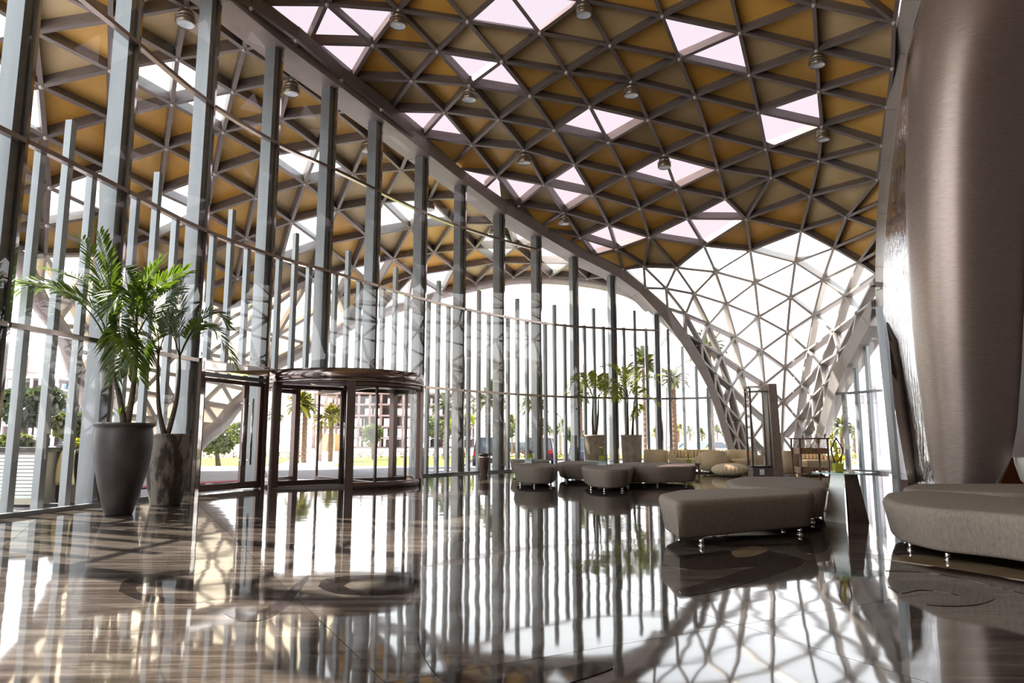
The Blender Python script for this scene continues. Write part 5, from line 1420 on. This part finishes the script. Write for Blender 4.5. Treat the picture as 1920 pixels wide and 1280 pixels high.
for a in [(915,752,838,46,34,10,0,'tall date palm rising behind the dark car, left of the small ottomans',None), (1000,760,832,50,28,8,0,'date palm with a bushy crown above the red lit car',None), (836,764,840,55,26,8,2,'date palm left of the dark car, close to the revolving door',None),
          (1145,730,842,45,26,8,0,'date palm trunk standing between the two far potted palms',None), (1209,690,850,40,36,11,0,'thick date palm trunk just right of the far potted palms',None), (1328,655,848,42,36,10,2,'tall grey-crowned date palm against the left beam of the lattice funnel',None),
          (1262,712,845,44,30,9,2,'date palm behind the beige sofa, third trunk from the potted palms',None), (1088,742,840,50,24,7,0,'date palm left of the far potted palms',None), (1577,802,848,56,24,6,0,'fan of a mid-height palm beside the white building',None), (1601,810,848,60,18,5,2,'smaller palm close to the white building',None),
          (560,758,846,46,28,9,1,'stout yellow-green palm seen through the left half of the revolving door',None), (573,766,846,47,24,9,0,'stout palm grown together with the yellow-green one in the revolving door',None), (602,792,845,50,18,6,1,'low yellow-green palm beside the path end',None), (622,782,845,50,22,8,1,'yellow-green palm at the right of the path',None), (641,778,842,52,20,7,0,'palm half hidden behind the middle post of the revolving door',None), (516,778,846,50,16,5,0,'slim palm beside the left post of the revolving door',None)]:
    palm(*a)
for a in [(1232,815,838,100,13,3,1,'small far palm right of the thick date palm trunk',far_g),(1272,806,838,100,13,4,1,'small bright far palm above the sofa left half',far_g),(1293,811,838,110,12,3,2,'small grey far palm above the middle of the sofa',far_g),(1316,814,836,112,10,3,0,'small round far palm beside the tall grey-crowned one',far_g),
          (1345,810,838,110,12,3,0,'small far palm right of the tall grey-crowned one',far_g),(960,797,836,85,17,3,0,'far palm left of the red lit car',far_g),(1022,803,836,92,17,3,0,'far palm right of the red lit car',far_g),(1050,806,838,98,17,3,0,'far palm midway between red lit car and blue car',far_g),(1070,808,838,100,15,3,2,'far palm just left of the blue car',far_g),(1558,826,850,64,13,3,1,'small far palm right of the funnel foot',far_g)]:
    palm(*a)

# ---------------------------------------------------------------- cars
M_tyre = mat('tyre', S(30, 28, 28), 0.8); M_cgl = mat('car window', S(70, 80, 90), 0.08, 0.0, 0.5); M_red = mat('red tail lamp', S(180, 24, 40), 0.15); M_plate = mat('number plate', S(230, 230, 226), 0.4); M_hub = mat('wheel rim', S(170, 172, 176), 0.25, 0.9)
def car(x, y, rz, col, label, suv=True):
    z = gz(x, y) if y < 68 else -.7
    t = empty('car', (x, y, z), rz, label=label, cat='car', group=None)   # +x is the front
    P = mat('car paint', col, 0.2, 0.3); H_ = 1.72 if suv else 1.45; B_ = 0.98 if suv else 0.86
    def sec(x_, w_, z0, z1, zb): return [(x_, -w_*.92, z0), (x_, -w_, zb*.6), (x_, -w_*.97, z1), (x_, w_*.97, z1), (x_, w_, zb*.6), (x_, w_*.92, z0)]
    mb = MB(); mb.loft([sec(-2.3, .80, .42, B_ - .12, .8), sec(-2.22, .92, .3, B_, .8), (sec(-1.0, .94, .24, B_ + .02, .8)), sec(1.0, .94, .24, B_ - .02, .8), sec(2.0, .90, .26, B_ - .16, .8), sec(2.32, .76, .36, B_ - .34, .7)], True, False); body = mb.build('body', P, t, world=False)
    mb = MB(); rf = [(-2.12 if suv else -1.7, .86, B_), (-1.85 if suv else -1.1, .72, H_ - .02), (-.2, .72, H_), (.35, .70, H_ - .05), (1.15, .86, B_)]
    mb.loft([[(x_, -w_, zz), (x_, -w_*.99, zz + .001), (x_, w_*.99, zz + .001), (x_, w_, zz)] for x_, w_, zz in rf], True, False)
    mb = MB(); lo_ = [(-2.12 if suv else -1.75, -.86, B_ - .02), (1.15, -.86, B_ - .02), (1.15, .86, B_ - .02), (-2.12 if suv else -1.75, .86, B_ - .02)]; hi_ = [(-1.85 if suv else -1.05, -.70, H_ - .05), (.35, -.70, H_ - .05), (.35, .70, H_ - .05), (-1.85 if suv else -1.05, .70, H_ - .05)]
    mb.hexa(lo_ + hi_); mb.build('window_glass', M_cgl, t, world=False)
    mb = MB(); mb.hexa([(p[0]*1.01, p[1]*1.02, H_ - .06) for p in hi_] + [(p[0]*.96, p[1]*.94, H_) for p in hi_]); mb.build('roof', P, t, world=False)
    for a, b_ in zip(lo_, hi_): MB().bar(a, b_, .07, .07).build('pillar', P, t, world=False)
    for sx in (-1.42, 1.42):
        for sy in (-.84, .84):
            mb = MB(); mb.tube([(sx, sy - .11, .35), (sx, sy + .11, .35)], .35, 18); wh = mb.build('wheel', M_tyre, t, world=False)
            mb = MB(); mb.tube([(sx, sy - .115, .35), (sx, sy + .115, .35)], .2, 12); o = mb.build('rim', M_hub, wh, world=False)
    for sy in (-.74, .74): MB().box((-2.27, sy, B_ - .16), (.1, .26, .2)).build('tail_lamp', M_red, t, world=False)
    MB().box((-2.34, 0, .62), (.03, .46, .12)).build('number_plate', M_plate, t, world=False)
    MB().box((-2.3, 0, .42), (.12, 1.6, .16)).build('bumper', M_black, t, world=False)
def cx(px, d): return aty(px, 830, d).x
car(cx(914, 40), 42.3, math.pi/2 + .05, S(40, 38, 46), 'dark off-road car with red tail lamps seen from behind, behind the waste bin')
car(cx(1018, 45), 47.3, math.pi/2 - .12, S(86, 40, 44), 'dark red car seen from behind between the fins, above the left side table')
car(cx(1104, 42), 44, math.pi/2, S(70, 82, 104), 'blue grey car behind the left far potted palm')
car(cx(963, 84), 86, .1, S(60, 62, 70), 'small dark car far off, left of the dark red one', False)
car(cx(988, 88), 92, .1, S(70, 70, 74), 'second small dark car far off, just behind the dark red one', False)
car(cx(1296, 70), 72, .35, S(150, 164, 184), 'pale blue car parked far off above the sofa middle', False)
car(cx(1322, 66), 67, .35, S(186, 194, 204), 'silver car parked far off, left of the white one', False)
car(cx(1345, 62), 63, .35, S(226, 228, 230), 'white car parked far off beside the left beam of the funnel', False)

# ---------------------------------------------------------------- buildings
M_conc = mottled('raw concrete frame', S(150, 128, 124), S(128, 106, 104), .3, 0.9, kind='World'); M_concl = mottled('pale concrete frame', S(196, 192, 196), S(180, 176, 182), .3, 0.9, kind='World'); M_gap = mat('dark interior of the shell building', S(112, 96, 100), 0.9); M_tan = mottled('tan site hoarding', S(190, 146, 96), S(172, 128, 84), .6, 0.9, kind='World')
def shell_building(x0, x1, ytop, nf, d, depth, label, m, bays, roofbits=True):
    A, B = aty(x0, 800, d), aty(x1, 800, d); zt_ = aty(x0, ytop, d).z; wd = B.x - A.x; cxx = (A.x + B.x)/2; z0 = -.7
    t = empty('building', (cxx, d, z0), label=label, cat='building'); fh = (zt_ - z0)/nf
    for k in range(nf + 1): MB().box((cxx, d + depth/2, z0 + fh*k - (.15 if k else -.1)), (wd + .6, depth + .6, .35)).build('floor_plate', m, t)
    for i in range(bays + 1):
        for y_ in (d + .3, d + depth - .3): MB().box((A.x + wd*i/bays, y_, (z0 + zt_)/2), (.5, .5, zt_ - z0)).build('column', m, t)
    rd = random.Random(bays)
    for k in range(nf):
        for i in range(bays):
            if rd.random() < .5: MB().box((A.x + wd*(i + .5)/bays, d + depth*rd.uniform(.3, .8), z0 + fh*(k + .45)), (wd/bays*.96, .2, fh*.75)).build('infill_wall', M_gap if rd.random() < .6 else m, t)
    if roofbits:
        for i in range(4): MB().box((A.x + wd*rd.random(), d + depth*.5, zt_ + 1), (.3, .3, 2.2)).build('starter_post', m, t)
shell_building(588, 880, 736, 5, 150, 16, 'brown concrete building under construction behind the revolving door', M_conc, 14)
shell_building(-30, 98, 706, 6, 170, 18, 'pale concrete building under construction at the far left', M_concl, 8)
A, B = aty(122, 700, 190), aty(147, 700, 190)
tw = empty('building', ((A.x + B.x)/2, 190, -.7), label='pale blue glass tower between the fins at the left', cat='building')
MB().box(((A.x + B.x)/2, 195, (A.z - .7)/2), (B.x - A.x, 10, A.z + .7)).build('core', mat('pale blue cladding', S(158, 186, 214), 0.25), tw)
for k in range(1, 9): MB().box(((A.x + B.x)/2, 189.9, -.7 + (A.z + .7)*k/9), (B.x - A.x + .1, .3, .25)).build('floor_band', mat('blue band', S(128, 158, 190), .4), tw)
for k in range(1, 5): MB().box((A.x + (B.x - A.x)*k/5, 189.9, (A.z - .7)/2), (.2, .2, A.z + .7)).build('mullion', mat('blue mullion', S(128, 158, 190), .4), tw)
A = aty(112, 700, 168); t = empty('tower_crane', (A.x, 205, -.7), label='thin tower crane jib above the far left building site', cat='crane')
J0, J1 = aty(10, 692, 205), aty(70, 700, 205)
MB().bar(J0, J1, .5, .5).build('jib', M_conc, t); MB().bar((J0.x + 6, 205, -.7), (J0.x + 6, 205, J0.z + 4), .8, .8).build('mast', M_conc, t)
A, B = aty(592, 830, 96), aty(652, 830, 96)
hd = empty('site_hoarding', ((A.x + B.x)/2, 96, -.7), label='tan hoarding wall in front of the brown building site', cat='hoarding')
for k in range(6): MB().box((A.x + (B.x - A.x)*(k + .5)/6, 96 + .06*(k % 2), .55), ((B.x - A.x)/6*.98, .15, 2.5)).build('hoarding_panel', M_tan, hd)
# white building at the right with tall windows
q0, q1 = aty(1606, 850, 44), aty(1672, 850, 25)
u = Vector((q1.x - q0.x, q1.y - q0.y, 0)); ln = u.length; u.normalize(); nrm = Vector((-u.y, u.x, 0)); nrm = nrm if nrm.x < 0 else -nrm
wb = empty('building', (q0.x, q0.y, -.55), label='white rendered building with three tall windows at the right', cat='building')
M_wht = mottled('white render', S(206, 202, 200), S(196, 192, 190), .5, 0.8, kind='World')
wins = [(ln*.10, ln*.22), (ln*.33, ln*.46), (ln*.58, ln*.80)]
def wallbox(a, b_, z0, z1, o0, o1, name, m, par): 
    pts = [q0 + u*a + nrm*o0, q0 + u*b_ + nrm*o0, q0 + u*b_ + nrm*o1, q0 + u*a + nrm*o1]
    return MB().hexa([Vector((v.x, v.y, z)) for z in (z0, z1) for v in pts]).build(name, m, par)
edges = [0.0] + [v for w2 in wins for v in w2] + [ln + 3]
for k in range(0, len(edges), 2): wallbox(edges[k], edges[k+1], -.6, 4.6, -.5, 0, 'wall', M_wht, wb)
wallbox(0, ln + 3, 3.35, 4.6, -.5, 0.02, 'lintel', M_wht, wb); wallbox(0, ln + 3, 4.6, 5.0, -.6, .1, 'parapet', M_wht, wb); wallbox(0, ln + 3, -.6, 5, -6, -.5, 'core', M_wht, wb)
M_wfr = mat('grey violet window frame', S(150, 144, 156), .4)
for a, b_ in wins:
    wallbox(a, b_, -.6, .25, -.5, -.05, 'window_apron', M_wht, wb)
    wf_ = wallbox(a, b_, 3.27, 3.35, -.45, -.3, 'window_frame', M_wfr, wb)
    for f_ in (0, .5, .97): wallbox(a + (b_ - a)*f_, a + (b_ - a)*f_ + .12, .25, 3.3, -.45, -.3, 'window_bar', M_wfr, wf_)
    wallbox(a, b_, .25, 3.3, -.42, -.4, 'window_glass', mat('reflecting window', S(170, 172, 190), .1), wf_)

# street lamps
M_lampm = mat('lamp post grey', S(150, 146, 144), .5)
for pts, d, lab in [([(1248,840),(1250,760),(1251,723),(1256,708),(1266,695),(1280,681),(1297,672)], 46, 'curved grey street lamp outside, right of the far potted palms'), ([(1214,840),(1217,720),(1221,672),(1238,648),(1259,620)], 48, 'slanting grey street lamp behind the right far potted palm'), ([(1052,840),(1052,790),(1050,780),(1043,776)], 70, 'thin distant street lamp above the small ottomans')]:
    P = [aty(x, y, d) for x, y in pts]; P[0].z = gz(P[0].x, d); t = empty('street_lamp', tuple(P[0]), label=lab, cat='street lamp')
    MB().tube(catmull(P, 4), .07, 8).build('mast', M_lampm, t); e_ = P[-1]; MB().box((e_.x + .2, e_.y, e_.z + .02), (.6, .22, .1)).build('lamp_head', M_lampm, t)

# ---------------------------------------------------------------- the outdoor bar at the far left
kd = 11.6
K0 = aty(-60, 900, kd); K1 = aty(84, 900, kd)
kb = empty('bar_counter', ((K0.x + K1.x)/2, kd, -.03), label='outdoor bar counter of white slats with a black top at the far left', cat='counter')
MB().box(((K0.x + K1.x)/2, kd + .35, .40), (K1.x - K0.x - .1, .6, .84)).build('carcass', M_white, kb)
M_slat = mat('white slat', S(226, 228, 220), .45)
for k in range(12): MB().bar((K0.x, kd, .10 + k*.0585), (K1.x, kd, .10 + k*.0585), .05, .047).build('slat', M_slat, kb)
MB().box(((K0.x + K1.x)/2, kd + .01, .03), (K1.x - K0.x, .06, .10)).build('plinth', mat('sand plinth', S(186, 176, 150), .6), kb)
MB().box(((K0.x + K1.x)/2, kd + .33, .845), (K1.x - K0.x + .06, .8, .075)).build('counter_top', M_black, kb)
B0, B1 = aty(100, 900, 12.0), aty(172, 900, 12.0)
M_wick = mottled('dark brown timber', S(84, 58, 46), S(62, 44, 36), 5, .5)
st_ = empty('service_cabinet', ((B0.x + B1.x)/2, 12.0, -.03), label='dark brown service cabinet right of the white slatted bar', cat='cabinet')
MB().box(((B0.x + B1.x)/2, 12.3, .38), (B1.x - B0.x, .6, .82)).build('body', M_wick, st_); MB().box(((B0.x + B1.x)/2, 12.28, .815), (B1.x - B0.x + .06, .7, .05)).build('cabinet_top', M_black, st_)
for k in (0, 1): MB().box((B0.x + (B1.x - B0.x)*(.27 + .48*k), 11.985, .40), ((B1.x - B0.x)*.44, .03, .7)).build('door', M_wick, st_)
S0 = aty(121, 846, 12.1); 
sg = empty('counter_sign', (S0.x, 12.1, .84), label='small black tent sign with a white emblem on the service cabinet', cat='sign')
MB().hexa([(S0.x - .11, 12.0, .84), (S0.x + .11, 12.0, .84), (S0.x + .11, 12.2, .84), (S0.x - .11, 12.2, .84), (S0.x - .085, 12.09, 1.02), (S0.x + .085, 12.09, 1.02), (S0.x + .085, 12.11, 1.02), (S0.x - .085, 12.11, 1.02)]).build('board', M_black, sg)
def onsign(u_, z_): return Vector((S0.x + u_, 12.0 + .09*(z_ - .84)/.18 - .004, z_))
mb = MB(); mb.tube([onsign(.024*math.cos(a), .965 + .017*math.sin(a)) for a in [2*math.pi*k/16 for k in range(17)]], .0035, 5, False); mb.tube([onsign(-.012, .955), onsign(0, .978), onsign(.012, .955)], .003, 5); mb.build('emblem', M_white, sg)
MB().bar(onsign(-.05, .925), onsign(.05, .925), .006, .009).build('text_line', M_white, sg)
C0 = aty(114, 880, 11.75)
ch = empty('draped_towel', (C0.x, 11.8, .02), label='cream towel draped over the front of the service cabinet', cat='towel')
mb = MB(); rows_c = []
for k in range(9):
    z = .83 - .07*k; wv = [(C0.x + (-.12 + .24*i/10)*(1 + .10*k/2) , 11.93 - .05*math.sin(k*.35) - .012*math.sin(i*2.1), z) for i in range(11)]; rows_c.append(wv)
mb.add([p for r in rows_c for p in r], [(i*11+k, i*11+k+1, (i+1)*11+k+1, (i+1)*11+k) for i in range(8) for k in range(10)], True); tw_ = mb.build('cloth', mat('cream cloth', S(226, 206, 150), .8), ch)
mm = tw_.modifiers.new('thickness', 'SOLIDIFY'); mm.thickness = .02
